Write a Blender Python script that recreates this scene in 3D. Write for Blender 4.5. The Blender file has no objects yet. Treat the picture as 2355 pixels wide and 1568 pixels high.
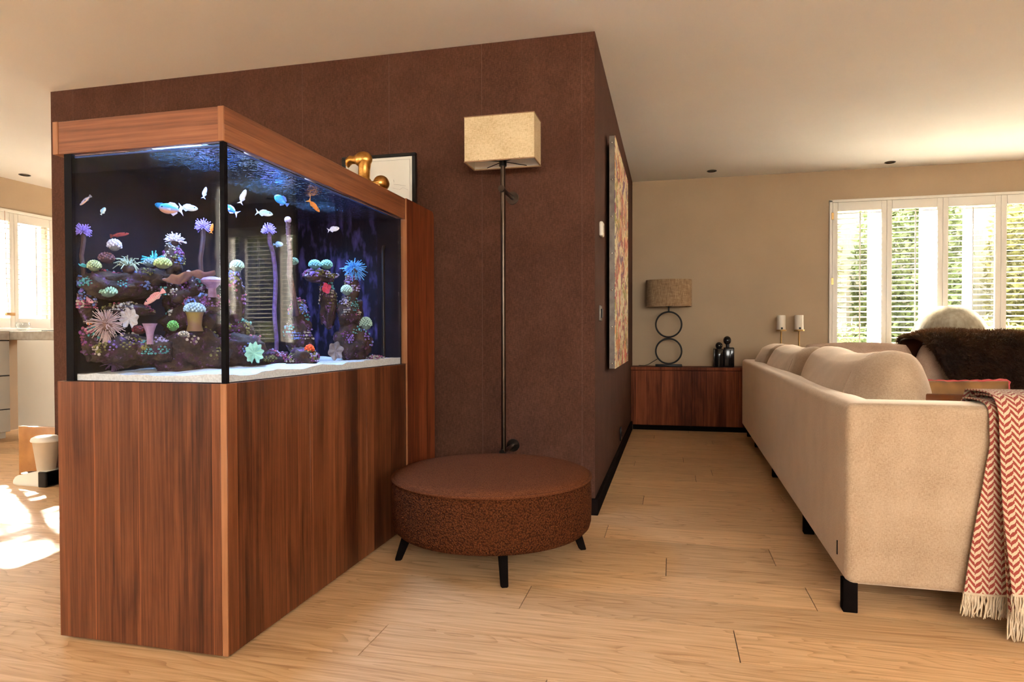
import bpy, bmesh, math, random
from mathutils import Vector, Matrix, noise as mnoise
PI = math.pi
R = math.radians
sc = bpy.context.scene
C = sc.collection

# ------------------------------------------------------------------ camera
cam_d = bpy.data.cameras.new('camera'); cam = bpy.data.objects.new('camera', cam_d); C.objects.link(cam)
cam_d.sensor_width = 36; cam_d.lens = 36 * 1504.46 / 2355
cam_d.shift_y = (791.89 - 784) / 2355
YAW, PITCH, ROLL = 0.2376, -0.0146, -0.0025
cam.location = (0, 0, 0.95)
cam.rotation_euler = (Matrix.Rotation(YAW, 3, 'Z') @ Matrix.Rotation(PI / 2 + PITCH, 3, 'X') @ Matrix.Rotation(ROLL, 3, 'Z')).to_euler()
cam_d.clip_start = 0.05
sc.camera = cam

# ------------------------------------------------------------------ world, sun, window portals, exposure
w = bpy.data.worlds.new('sky'); sc.world = w; w.use_nodes = True
bg = w.node_tree.nodes['Background']; bg.inputs[0].default_value = (1.0, 0.965, 0.91, 1); bg.inputs[1].default_value = 11.5
sun_d = bpy.data.lights.new('sun', 'SUN'); sun_d.energy = 85; sun_d.color = (1, .94, .84); sun_d.angle = R(1.0)
sun = bpy.data.objects.new('sun', sun_d); C.objects.link(sun)
sun.rotation_euler = Vector((.84, -.54, -.46)).to_track_quat('-Z', 'Y').to_euler()
def portal(name, loc, sx, sy, direction):
    l = bpy.data.lights.new(name, 'AREA'); l.shape = 'RECTANGLE'; l.size = sx; l.size_y = sy
    l.cycles.is_portal = True
    o = bpy.data.objects.new(name, l); C.objects.link(o); o.location = loc
    o.rotation_euler = Vector(direction).to_track_quat('-Z', 'Z').to_euler()
portal('portal_back', (2.72, 7.08, 1.34), 2.4, 1.85, (0, -1, 0))
portal('portal_rear', (1.9, -1.98, 1.65), 4.0, 1.3, (0, 1, 0))
portal('portal_rear_small', (-3.74, -1.98, 1.69), .86, 1.38, (0, 1, 0))
portal('portal_left', (-6.62, .3, 1.6), 3.6, 1.6, (1, 0, 0))
portal('portal_kitchen_back', (-5.2, 7.08, 1.55), 1.2, 1.3, (0, -1, 0))
portal('portal_kitchen', (-6.62, 4.6, 1.62), 2.2, 1.2, (1, 0, 0))
vs = sc.view_settings
vs.view_transform = 'Standard'; vs.look = 'None'; vs.gamma = 1; vs.use_curve_mapping = False; vs.exposure = 0.84
sc.cycles.max_bounces = 6; sc.cycles.diffuse_bounces = 3; sc.cycles.glossy_bounces = 3; sc.cycles.transparent_max_bounces = 14
sc.cycles.use_adaptive_sampling = True; sc.cycles.adaptive_threshold = .3; sc.cycles.adaptive_min_samples = 16; sc.cycles.blur_glossy = .3
sc.cycles.sample_clamp_indirect = 8

# ------------------------------------------------------------------ object helpers
W = {}
def wm(loc, rz): return Matrix.Translation(Vector(loc)) @ Matrix.Rotation(rz, 4, 'Z')
def props(o, label=None, cat=None, group=None, kind=None):
    if label: o['label'] = label
    if cat: o['category'] = cat
    if group: o['group'] = group
    if kind: o['kind'] = kind
def thing(name, label, cat, loc=(0, 0, 0), rz=0, group=None):
    o = bpy.data.objects.new(name, None); C.objects.link(o)
    o.location = loc; o.rotation_euler = (0, 0, rz); o.empty_display_size = .05
    props(o, label, cat, group); W[o.name] = wm(loc, rz)
    return o
def obj(name, bm, m, parent=None, local=False, smooth=40, label=None):
    """mesh object; coordinates are world ones unless local, then they are the parent's own"""
    if parent is not None and not local:
        bmesh.ops.transform(bm, matrix=W[parent.name].inverted(), verts=bm.verts)
    bmesh.ops.recalc_face_normals(bm, faces=bm.faces)
    me = bpy.data.meshes.new(name); bm.to_mesh(me); bm.free()
    if m is not None: me.materials.append(m)
    if smooth:
        me.polygons.foreach_set('use_smooth', [True] * len(me.polygons))
        if smooth < 180: me.set_sharp_from_angle(angle=R(smooth))
    o = bpy.data.objects.new(name, me); C.objects.link(o)
    if parent is not None:
        o.parent = parent; W[o.name] = W[parent.name]
    else: W[o.name] = Matrix.Identity(4)
    if label: o['label'] = label
    return o
def copyof(src, parent=None, loc=None):
    c = src.copy(); C.objects.link(c); c.parent = parent
    if loc is not None: c.location = loc
    return c
def copy_tree(root, loc, rz=None, label=None):
    r = copyof(root, root.parent, loc); W[r.name] = wm(loc, rz or 0)
    if rz is not None: r.rotation_euler = (0, 0, rz)
    if label: r['label'] = label
    for ch in list(root.children):
        c = copyof(ch, r)
        for g in list(ch.children): copyof(g, c)
    return r
def struct(name, bm, m, parent=None, smooth=0):
    o = obj(name, bm, m, parent, smooth=smooth); o['kind'] = 'structure'
    return o
def B(): return bmesh.new()
def box(bm, x0, x1, y0, y1, z0, z1):
    v = [bm.verts.new((x, y, z)) for x in (x0, x1) for y in (y0, y1) for z in (z0, z1)]
    fs = [bm.faces.new([v[i] for i in q]) for q in ((0, 1, 3, 2), (4, 6, 7, 5), (0, 4, 5, 1), (2, 3, 7, 6), (0, 2, 6, 4), (1, 5, 7, 3))]
    return v, fs
def rbox(bm, x0, x1, y0, y1, z0, z1, r=.005, seg=2, mat=None):
    t = bmesh.new(); box(t, x0, x1, y0, y1, z0, z1)
    bmesh.ops.recalc_face_normals(t, faces=t.faces)
    bmesh.ops.bevel(t, geom=list(t.edges), offset=r, segments=seg, profile=.5, affect='EDGES', clamp_overlap=True)
    merge(bm, t, mat)
def merge(bm, t, mat=None):
    if mat is not None: bmesh.ops.transform(t, matrix=mat, verts=t.verts)
    mp = {}
    for v in t.verts: mp[v] = bm.verts.new(v.co)
    for f in t.faces:
        try: bm.faces.new([mp[v] for v in f.verts])
        except ValueError: pass
    t.free()
def lathe(bm, prof, seg=32, c=(0, 0, 0), cap=True, sx=1, sy=1):
    rings = []
    for r, z in prof:
        rings.append([bm.verts.new((c[0] + r * sx * math.cos(2 * PI * i / seg), c[1] + r * sy * math.sin(2 * PI * i / seg), c[2] + z)) for i in range(seg)])
    for a, b in zip(rings, rings[1:]):
        for i in range(seg):
            bm.faces.new((a[i], a[(i + 1) % seg], b[(i + 1) % seg], b[i]))
    if cap:
        bm.faces.new(list(reversed(rings[0]))); bm.faces.new(rings[-1])
def tube(bm, pts, r, seg=8, closed=False):
    pts = [Vector(p) for p in pts]; n = len(pts); rings = []
    rr = r if isinstance(r, (list, tuple)) else [r] * n
    up = None
    for i, p in enumerate(pts):
        a = pts[i - 1] if (i > 0 or closed) else p; b = pts[(i + 1) % n] if (i < n - 1 or closed) else p
        t = (b - a).normalized()
        if up is None:
            up = t.orthogonal().normalized()
        up = (up - t * up.dot(t))
        up = up.normalized() if up.length > 1e-6 else t.orthogonal().normalized()
        s = t.cross(up)
        rings.append([bm.verts.new(p + (up * math.cos(2 * PI * k / seg) + s * math.sin(2 * PI * k / seg)) * rr[i]) for k in range(seg)])
    m = n if closed else n - 1
    for i in range(m):
        a, b = rings[i], rings[(i + 1) % n]
        for k in range(seg): bm.faces.new((a[k], a[(k + 1) % seg], b[(k + 1) % seg], b[k]))
    if not closed:
        bm.faces.new(list(reversed(rings[0]))); bm.faces.new(rings[-1])
def ball(bm, c, r, sub=2, s=(1, 1, 1)):
    t = bmesh.new(); bmesh.ops.create_icosphere(t, subdivisions=sub, radius=r)
    merge(bm, t, Matrix.Translation(Vector(c)) @ Matrix.Diagonal((s[0], s[1], s[2], 1)))
def puff(bm, sx, sy, sz, k=.5, n=10, fn=None, mat=None):
    """a plump block: a subdivided cube pulled towards a sphere; half sizes sx sy sz; fn moves each point"""
    t = bmesh.new(); bmesh.ops.create_cube(t, size=2)
    bmesh.ops.subdivide_edges(t, edges=list(t.edges), cuts=n, use_grid_fill=True)
    for v in t.verts:
        c = v.co.copy(); s = c.normalized() * 1.0
        q = Vector([c[i] * math.sqrt(max(0, 1 - c[(i + 1) % 3] ** 2 / 2 - c[(i + 2) % 3] ** 2 / 2 + c[(i + 1) % 3] ** 2 * c[(i + 2) % 3] ** 2 / 3)) for i in range(3)])
        p = c.lerp(q, k)
        p = Vector((p.x * sx, p.y * sy, p.z * sz))
        if fn: p = fn(p, c)
        v.co = p
    merge(bm, t, mat)

# ------------------------------------------------------------------ material helpers
def newmat(name):
    m = bpy.data.materials.new(name); m.use_nodes = True
    nt = m.node_tree; return m, nt, nt.nodes, nt.links, nt.nodes['Principled BSDF']
def nd(nt, t, **kw):
    n = nt.nodes.new(t)
    for k, v in kw.items():
        if k.startswith('i_'):
            key = k[2:]
            n.inputs[int(key) if key.isdigit() else key].default_value = v
        else: setattr(n, k, v)
    return n
def ramp(nt, fac, stops, interp='LINEAR'):
    r = nt.nodes.new('ShaderNodeValToRGB'); r.color_ramp.interpolation = interp
    e = r.color_ramp.elements
    while len(e) > 1: e.remove(e[-1])
    e[0].position, e[0].color = stops[0][0], (*stops[0][1], 1)
    for p, c in stops[1:]:
        x = e.new(p); x.color = (*c, 1)
    nt.links.new(fac, r.inputs[0]); return r.outputs[0]
def math_(nt, op, a, b=None, c=None):
    n = nt.nodes.new('ShaderNodeMath'); n.operation = op
    for i, v in enumerate((a, b, c)):
        if v is None: continue
        if isinstance(v, (int, float)): n.inputs[i].default_value = v
        else: nt.links.new(v, n.inputs[i])
    return n.outputs[0]
def mixc(nt, fac, a, b, mode='MIX'):
    n = nt.nodes.new('ShaderNodeMix'); n.data_type = 'RGBA'; n.blend_type = mode
    for s, v in ((n.inputs[0], fac), (n.inputs[6], a), (n.inputs[7], b)):
        if isinstance(v, (int, float)): s.default_value = v
        elif isinstance(v, tuple): s.default_value = (*v, 1) if len(v) == 3 else v
        else: nt.links.new(v, s)
    return n.outputs[2]
def coords(nt, scale=(1, 1, 1), loc=(0, 0, 0), kind='Object'):
    tc = nt.nodes.new('ShaderNodeTexCoord'); mp = nt.nodes.new('ShaderNodeMapping')
    mp.inputs['Scale'].default_value = scale; mp.inputs['Location'].default_value = loc
    nt.links.new(tc.outputs[kind], mp.inputs[0]); return mp.outputs[0]
def noise(nt, vec, scale, detail=3, rough=.5, dist=0):
    n = nd(nt, 'ShaderNodeTexNoise'); n.inputs['Scale'].default_value = scale; n.inputs['Detail'].default_value = detail
    n.inputs['Roughness'].default_value = rough; n.inputs['Distortion'].default_value = dist
    nt.links.new(vec, n.inputs['Vector']); return n.outputs[0]
def bump(nt, h, strength, dist, bs):
    b = nd(nt, 'ShaderNodeBump'); b.inputs['Strength'].default_value = strength; b.inputs['Distance'].default_value = dist
    nt.links.new(h, b.inputs['Height']); nt.links.new(b.outputs[0], bs.inputs['Normal'])
def M(name, col, col2=None, scale=20, detail=4, rough=.6, metal=0, spec=.5, bmp=None, stretch=(1, 1, 1), lo=.35, hi=.65, sheen=0):
    m, nt, N, L, bs = newmat(name)
    bs.inputs['Roughness'].default_value = rough; bs.inputs['Metallic'].default_value = metal
    bs.inputs['Specular IOR Level'].default_value = spec
    if sheen: bs.inputs['Sheen Weight'].default_value = sheen
    v = coords(nt, stretch)
    if col2:
        L.new(ramp(nt, noise(nt, v, scale, detail), [(lo, col), (hi, col2)]), bs.inputs['Base Color'])
    else: bs.inputs['Base Color'].default_value = (*col, 1)
    if bmp: bump(nt, noise(nt, v, bmp[0], 3), bmp[1], bmp[2], bs)
    return m
def walnut(name, tones, grain='Z', strip=.085, rough=.42, spec=.3):
    """veneer: strips of differing tone, long grain, darker figure and thin pale lines between some strips"""
    m, nt, N, L, bs = newmat(name)
    tc = nd(nt, 'ShaderNodeTexCoord'); sx = nd(nt, 'ShaderNodeSeparateXYZ'); L.new(tc.outputs['Object'], sx.inputs[0])
    if grain == 'Z':
        h = math_(nt, 'SUBTRACT', sx.outputs[0], sx.outputs[1]); l = sx.outputs[2]
    else:
        h = sx.outputs[2]; l = math_(nt, 'ADD', sx.outputs[0], sx.outputs[1])
    # uneven strips: warp h a little before cutting
    hw = math_(nt, 'ADD', h, math_(nt, 'MULTIPLY', math_(nt, 'SINE', math_(nt, 'MULTIPLY', h, 23.0)), .012))
    q = math_(nt, 'DIVIDE', hw, strip); cell = math_(nt, 'FLOOR', q); fr = math_(nt, 'FRACT', q)
    wn = nd(nt, 'ShaderNodeTexWhiteNoise', noise_dimensions='1D'); L.new(cell, wn.inputs['W'])
    cb = nd(nt, 'ShaderNodeCombineXYZ'); L.new(math_(nt, 'MULTIPLY', h, 1.0), cb.inputs[0]); L.new(math_(nt, 'MULTIPLY', cell, 3.7), cb.inputs[1]); L.new(math_(nt, 'MULTIPLY', l, .025), cb.inputs[2])
    g1 = noise(nt, cb.outputs[0], 130, 5, .62, .3)
    g2 = noise(nt, cb.outputs[0], 28, 4, .6, 1.4)
    cb2 = nd(nt, 'ShaderNodeCombineXYZ'); L.new(h, cb2.inputs[0]); L.new(math_(nt, 'MULTIPLY', cell, 5.1), cb2.inputs[1]); L.new(math_(nt, 'MULTIPLY', l, .22), cb2.inputs[2])
    g3 = noise(nt, cb2.outputs[0], 9, 3, .5, 1.0)
    t = math_(nt, 'ADD', math_(nt, 'MULTIPLY', g1, .42), math_(nt, 'ADD', math_(nt, 'MULTIPLY', g2, .38), math_(nt, 'MULTIPLY', g3, .30)))
    t = math_(nt, 'ADD', t, math_(nt, 'MULTIPLY', math_(nt, 'SUBTRACT', wn.outputs[0], .5), .16))
    col = ramp(nt, t, [(.42, tones[0]), (.51, tones[1]), (.59, tones[2]), (.70, tones[3])])
    line = math_(nt, 'MULTIPLY', math_(nt, 'LESS_THAN', fr, .035), math_(nt, 'GREATER_THAN', wn.outputs[0], .62))
    col = mixc(nt, math_(nt, 'MULTIPLY', line, .55), col, tuple(min(1, c * 1.7) for c in tones[3]))
    L.new(col, bs.inputs['Base Color'])
    bs.inputs['Roughness'].default_value = rough; bs.inputs['Specular IOR Level'].default_value = spec
    bump(nt, g1, .08, .002, bs)
    return m
def plankwood(name):
    m, nt, N, L, bs = newmat(name)
    oi = nd(nt, 'ShaderNodeObjectInfo'); tc = nd(nt, 'ShaderNodeTexCoord')
    sx = nd(nt, 'ShaderNodeSeparateXYZ'); L.new(tc.outputs['Object'], sx.inputs[0])
    off = math_(nt, 'MULTIPLY', oi.outputs['Random'], 37.0)
    cb = nd(nt, 'ShaderNodeCombineXYZ')
    L.new(math_(nt, 'ADD', math_(nt, 'MULTIPLY', sx.outputs[0], .13), off), cb.inputs[0]); L.new(sx.outputs[1], cb.inputs[1]); L.new(off, cb.inputs[2])
    broad = noise(nt, cb.outputs[0], 7, 2, .5, .6)
    cath = math_(nt, 'FRACT', math_(nt, 'MULTIPLY', broad, 16))      # nested arches of the growth rings
    ring = math_(nt, 'MULTIPLY', math_(nt, 'POWER', cath, 4.0), .34)
    cb2 = nd(nt, 'ShaderNodeCombineXYZ')
    L.new(math_(nt, 'ADD', math_(nt, 'MULTIPLY', sx.outputs[0], .035), off), cb2.inputs[0]); L.new(sx.outputs[1], cb2.inputs[1]); L.new(off, cb2.inputs[2])
    fine = noise(nt, cb2.outputs[0], 95, 4, .6, .2)
    t = math_(nt, 'ADD', math_(nt, 'MULTIPLY', fine, .75), math_(nt, 'MULTIPLY', ring, .55))
    col = ramp(nt, t, [(.28, (.78, .49, .255)), (.44, (.67, .39, .185)), (.60, (.50, .26, .11))])
    hsv = nd(nt, 'ShaderNodeHueSaturation'); L.new(col, hsv.inputs['Color'])
    L.new(math_(nt, 'ADD', math_(nt, 'MULTIPLY', oi.outputs['Random'], .22), .89), hsv.inputs['Value'])
    L.new(hsv.outputs[0], bs.inputs['Base Color'])
    bs.inputs['Roughness'].default_value = .42; bs.inputs['Specular IOR Level'].default_value = .4
    bump(nt, t, .05, .002, bs)
    return m
def glassmat(name, tint=(1, 1, 1), f0=.04, gain=1.0):
    m, nt, N, L, bs = newmat(name); N.remove(bs); out = N['Material Output']
    g = nd(nt, 'ShaderNodeNewGeometry'); dp = nd(nt, 'ShaderNodeVectorMath', operation='DOT_PRODUCT')
    L.new(g.outputs['Incoming'], dp.inputs[0]); L.new(g.outputs['Normal'], dp.inputs[1])
    c = math_(nt, 'ABSOLUTE', dp.outputs['Value'])
    f = math_(nt, 'ADD', math_(nt, 'MULTIPLY', math_(nt, 'POWER', math_(nt, 'SUBTRACT', 1.0, c), 5.0), (1 - f0) * gain), f0 * gain)
    tr = nd(nt, 'ShaderNodeBsdfTransparent'); tr.inputs[0].default_value = (*tint, 1)
    gl = nd(nt, 'ShaderNodeBsdfGlossy'); gl.inputs['Roughness'].default_value = 0
    mx = nd(nt, 'ShaderNodeMixShader'); L.new(f, mx.inputs[0]); L.new(tr.outputs[0], mx.inputs[1]); L.new(gl.outputs[0], mx.inputs[2])
    L.new(mx.outputs[0], out.inputs[0]); return m

# ------------------------------------------------------------------ materials
m_wall = M('greige_paint', (.43, .315, .205), (.45, .33, .215), 3, rough=.85, spec=.2)
m_ceil = M('ceiling_paint', (.82, .785, .74), (.84, .805, .755), 2, rough=.9, spec=.2)
m_plank = plankwood('oak_plank')
m_joint = M('floor_joint', (.10, .055, .03), rough=.9)
m_white = M('white_lacquer', (.72, .66, .56), (.74, .68, .58), 4, rough=.35)
m_shut = M('shutter_paint', (.78, .73, .65), (.80, .75, .67), 4, rough=.45)
m_black = M('black_metal', (.006, .0045, .004), (.010, .007, .0055), 30, rough=.4, spec=.25)
m_blackwood = M('black_wood', (.004, .0028, .0024), (.007, .0045, .004), 25, rough=.9, spec=.02)
m_base = M('black_baseboard', (.006, .0035, .003), (.009, .005, .004), 25, rough=.85, spec=.04)
m_silicone = M('black_silicone', (.004, .003, .004), rough=.5, spec=.05)
WT = [(.042, .0100, .0034), (.098, .0265, .0088), (.150, .0440, .0150), (.225, .072, .026)]
m_walnut = walnut('walnut_veneer_upright', WT)
WTH = [(.14, .043, .017), (.205, .067, .027), (.255, .088, .036), (.32, .118, .05)]
m_walnut_h = walnut('walnut_veneer_level', WTH, grain='X', strip=.06)
m_edge = walnut('walnut_edge', [(.26, .096, .038), (.30, .115, .046), (.35, .145, .06), (.40, .17, .075)], strip=.5)
m_walnut_d = walnut('walnut_dark', [(.075, .0155, .0055), (.14, .031, .010), (.20, .048, .016), (.27, .068, .024)], rough=.55, spec=.12)
m_glass = glassmat('tank_glass', (.97, .985, 1.0), .04, .45)
m_wglass = glassmat('window_glass', (.98, .99, .98), .04, .5)

def brownwall():
    m, nt, N, L, bs = newmat('brown_wallpaper')
    v = coords(nt); a = noise(nt, v, 5, 4, .6); b = noise(nt, coords(nt, (60, 60, 9)), 6, 3, .6); c = noise(nt, coords(nt, (9, 9, 60)), 6, 3, .6)
    t = math_(nt, 'ADD', math_(nt, 'MULTIPLY', a, .22), math_(nt, 'MULTIPLY', math_(nt, 'ADD', b, c), .39))
    L.new(ramp(nt, t, [(.40, (.055, .0200, .0112)), (.50, (.080, .0310, .0180)), (.60, (.110, .0460, .0280))]), bs.inputs['Base Color'])
    bs.inputs['Roughness'].default_value = .8; bs.inputs['Specular IOR Level'].default_value = .15
    bump(nt, t, .15, .003, bs); return m
m_brown = brownwall()
def weave(name, c0, c1, c2, sc_=900, sheen=.0, bs_=.35):
    m, nt, N, L, bs = newmat(name)
    v = coords(nt); a = noise(nt, coords(nt, (1, 1, .35)), sc_ * .35, 2, .7); b = noise(nt, coords(nt, (.35, .35, 1)), sc_ * .35, 2, .7); c = noise(nt, v, 7, 3, .55)
    t = math_(nt, 'ADD', math_(nt, 'MULTIPLY', math_(nt, 'ADD', a, b), .36), math_(nt, 'MULTIPLY', c, .28))
    L.new(ramp(nt, t, [(.38, c0), (.5, c1), (.62, c2)]), bs.inputs['Base Color'])
    bs.inputs['Roughness'].default_value = .9; bs.inputs['Specular IOR Level'].default_value = .15; bs.inputs['Sheen Weight'].default_value = sheen; bs.inputs['Sheen Roughness'].default_value = .42; bs.inputs['Sheen Tint'].default_value = (1, .80, .62, 1)
    bump(nt, math_(nt, 'ADD', a, b), bs_, .0015, bs); return m
m_sofa = weave('sofa_weave', (.31, .20, .122), (.41, .28, .178), (.49, .35, .235), sheen=1.0)
m_sofapink = weave('sofa_weave_rosy', (.36, .235, .165), (.46, .31, .225), (.53, .37, .275))
m_linen = weave('linen_shade', (.47, .34, .19), (.60, .46, .28), (.68, .54, .35), 500, .1, .5)
def slub():
    m, nt, N, L, bs = newmat('slub_shade')
    a = noise(nt, coords(nt, (1, 1, .06)), 260, 3, .7); b = noise(nt, coords(nt, (.1, .1, 1)), 160, 2, .6)
    t = math_(nt, 'ADD', math_(nt, 'MULTIPLY', a, .7), math_(nt, 'MULTIPLY', b, .3))
    L.new(ramp(nt, t, [(.36, (.16, .085, .038)), (.5, (.30, .18, .09)), (.64, (.44, .30, .17))]), bs.inputs['Base Color'])
    bs.inputs['Roughness'].default_value = .85; bump(nt, t, .4, .002, bs); return m
m_slub = slub()
m_inside = M('shade_lining', (.75, .70, .62), rough=.8)
def boucle(name, sc_, strength, c0, c1):
    m, nt, N, L, bs = newmat(name)
    v = coords(nt); vo = nd(nt, 'ShaderNodeTexVoronoi', feature='F1'); vo.inputs['Scale'].default_value = sc_
    wv = nd(nt, 'ShaderNodeVectorMath', operation='ADD'); L.new(v, wv.inputs[0])
    nz = nd(nt, 'ShaderNodeTexNoise'); nz.inputs['Scale'].default_value = sc_ * .6; L.new(v, nz.inputs['Vector'])
    sc2 = nd(nt, 'ShaderNodeVectorMath', operation='SCALE'); sc2.inputs['Scale'].default_value = .9 / sc_; L.new(nz.outputs['Color'], sc2.inputs[0]); L.new(sc2.outputs[0], wv.inputs[1])
    L.new(wv.outputs[0], vo.inputs['Vector'])
    d = vo.outputs['Distance']; h = math_(nt, 'SUBTRACT', 1.0, d)
    L.new(ramp(nt, d, [(.15, c1), (.75, c0)]), bs.inputs['Base Color'])
    bs.inputs['Roughness'].default_value = .95; bs.inputs['Specular IOR Level'].default_value = .05
    bump(nt, h, strength, .012, bs); return m
m_bouc = boucle('brown_boucle', 165, .9, (.060, .016, .0055), (.175, .051, .016))
m_boucT = boucle('brown_boucle_short', 260, .4, (.10, .029, .0105), (.20, .064, .024))
m_gold = M('gold_leaf', (.75, .42, .12), (.50, .24, .05), 40, rough=.32, metal=1, bmp=(60, .25, .004))
m_brass = M('aged_brass', (.52, .33, .13), (.44, .27, .1), 30, rough=.35, metal=1)
m_steel = M('dark_bronze', (.085, .06, .045), (.065, .046, .034), 20, rough=.30, metal=1)
m_lead = M('lead_strip', (.13, .105, .09), (.19, .155, .13), 22, rough=.5, metal=.6, bmp=(30, .3, .003))
m_chrome = M('bright_nail', (.7, .66, .6), rough=.25, metal=1)
m_plastic = M('white_plastic', (.72, .66, .56), rough=.4)
m_blackgloss = M('black_ceramic', (.008, .007, .007), rough=.12)
m_wax = M('candle_wax', (.74, .66, .55), (.70, .61, .49), 8, rough=.6)
m_paper = M('mat_board', (.72, .68, .60), (.74, .70, .62), 6, rough=.9)
m_ink = M('pencil_line', (.30, .26, .22), rough=.9)
m_stone = M('grey_worktop', (.34, .28, .21), (.44, .37, .28), 25, rough=.16, spec=1.0)
m_marbled = M('marbled_brown_board', (.30, .115, .03), (.48, .22, .07), 9, 5, rough=.4, lo=.3, hi=.7)
m_hopper = M('beige_plastic', (.52, .42, .30), (.47, .37, .26), 6, rough=.35)
m_kibble = M('dark_kibble', (.05, .03, .02), (.09, .05, .03), 60, rough=.8)
m_silver = M('silver_leaf_shade', (.34, .31, .25), (.24, .21, .165), 9, rough=.34, metal=.6, stretch=(4, 4, .6))
m_velvet = M('golden_brown_velvet', (.05, .017, .0045), (.24, .11, .032), 7, 2, rough=.4, sheen=.05, lo=.4, hi=.62)
m_satin = M('rust_satin', (.08, .018, .003), (.19, .05, .008), 9, 2, rough=.28)
m_redtrim = M('red_trim', (.42, .05, .05), (.5, .08, .07), 40, rough=.8)
m_fringe = M('cream_fringe', (.50, .37, .24), (.62, .48, .33), 60, rough=.95)

# ------------------------------------------------------------------ structure: floor and planks
ZC = 2.535; YW = 3.447; XW = -.386; XE = -3.913; YB = 6.93; XK = -6.48; XRW = 4.3; YR = -1.9
bm = B(); box(bm, XK, XRW, YR, YB, -.06, -.004); floor = struct('floor', bm, m_joint)
rnd = random.Random(7)
fixed = {0: -.90, 1: .198, 2: -.51, 3: .492, 4: -.016, 5: .422, 6: -.30, 7: .9, 8: -.62, 9: -.15, -1: -2.35}
Y00, PW, PL = 1.765, .2165, 2.02
k0 = math.floor((YR - Y00) / PW); k1 = math.ceil((YB - Y00) / PW)
for k in range(k0, k1):
    ya, yb = max(YR, Y00 + k * PW), min(YB, Y00 + (k + 1) * PW)
    if yb - ya < .02: continue
    j = fixed.get(k, rnd.uniform(-1, 1)); xs = [j]
    while xs[0] > XK: xs.insert(0, xs[0] - PL)
    while xs[-1] < XRW: xs.append(xs[-1] + PL)
    for xa, xb in zip(xs, xs[1:]):
        xa, xb = max(xa, XK), min(xb, XRW)
        if xb - xa < .05: continue
        if XE + .1 < xa and xb < XW - .1 and ya > YW + .1: continue        # under the closed block
        cx, cy = (xa + xb) / 2, (ya + yb) / 2; bm = B()
        hx, hy = (xb - xa) / 2 - .0015, (yb - ya) / 2 - .0006; box(bm, -hx, hx, -hy, hy, -.008, 0)
        o = obj('plank', bm, m_plank, floor, local=True, smooth=0); o.location = (cx, cy, 0)

# ------------------------------------------------------------------ structure: shell
bm = B()
for p0, p1, q0, q1 in ((XK - .15, -5.8, 0, ZC), (-5.8, -4.6, 0, .9), (-5.8, -4.6, 2.2, ZC), (-4.6, 1.53, 0, ZC), (1.53, 3.92, 0, .46), (1.53, 3.92, 2.215, ZC), (3.92, XRW + .15, 0, ZC)): box(bm, p0, p1, YB, YB + .15, q0, q1)
struct('wall_back', bm, m_wall)
bm = B()
for p0, p1, q0, q1 in ((YR - .15, -1.5, 0, ZC), (-1.5, 2.1, 0, .8), (-1.5, 2.1, 2.4, ZC), (2.1, 3.52, 0, ZC), (3.52, 5.69, 0, 1.03), (3.52, 5.69, 2.205, ZC), (5.69, YB, 0, ZC)): box(bm, XK - .15, XK, p0, p1, q0, q1)
struct('wall_left', bm, m_wall)
bm = B()
for p0, p1, q0, q1 in ((XK - .15, -4.17, 0, ZC), (-4.17, -3.3, 0, 1.0), (-4.17, -3.3, 2.38, ZC), (-3.3, -.1, 0, ZC), (-.1, 3.9, 0, 1.0), (-.1, 3.9, 2.3, ZC), (3.9, XRW + .15, 0, ZC)): box(bm, p0, p1, YR - .15, YR, q0, q1)
struct('wall_rear', bm, m_wall)
bm = B(); box(bm, XRW, XRW + .15, YR, YB, 0, ZC); struct('wall_right', bm, m_wall)
bm = B(); box(bm, XK - .15, XRW + .15, YR - .15, YB + .15, ZC, ZC + .12); struct('ceiling', bm, m_ceil)
bm = B(); box(bm, XE, XW, YW + .003, YB, 0, ZC); wc = struct('wall_center', bm, m_brown)
seams = [XE, -3.734, -3.19, -2.64, -2.091, -1.545, -1.001, -.454, XW]
for a, b in zip(seams, seams[1:]):
    bm = B(); box(bm, a + .0006, b - .0006, YW - .001, YW + .0025, 0, ZC - .001)
    obj('wallpaper_strip', bm, m_brown, wc, smooth=0)
m_seam = M('wallpaper_seam', (.12, .066, .045), rough=.8)
for x in seams[1:-1]:
    bm = B(); box(bm, x - .0006, x + .0006, YW - .0016, YW + .001, .09, ZC - .002); obj('wallpaper_seam', bm, m_seam, wc, smooth=0)
bm = B(); rbox(bm, XW - .02, XW + .018, YW - .02, 6.62, 0, .086, .003); struct('baseboard_right', bm, m_base, smooth=30)
bm = B(); rbox(bm, -1.2, XW - .021, YW - .02, YW - .0015, 0, .086, .003); struct('baseboard_front', bm, m_base, smooth=30)
bm = B(); rbox(bm, 1.46, XRW, YB - .018, YB, 0, .08, .003); struct('baseboard_back', bm, m_white, smooth=30)
for i, (x, y, r) in enumerate(((.389, 6.648, .046), (1.97, 6.717, .046), (-6.173, 5.149, .05))):
    t = thing('ceiling_spotlight', ['small black recessed spot in the ceiling above the table lamp', 'small black recessed spot in the ceiling above the shutters', 'small black recessed spot in the kitchen ceiling by the window'][i], 'spotlight', (x, y, ZC), group='recessed ceiling spots')
    bm = B(); lathe(bm, [(r, -.0005), (r, -.004), (r * .86, -.0055), (r * .80, -.002), (r * .8, -.0006)], 28, cap=False); obj('trim_ring', bm, m_black, t, local=True)
    bm = B(); lathe(bm, [(r * .8, -.0006), (r * .3, -.0009), (.004, -.001)], 28, cap=True); obj('lens', bm, m_blackgloss, t, local=True)

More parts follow.
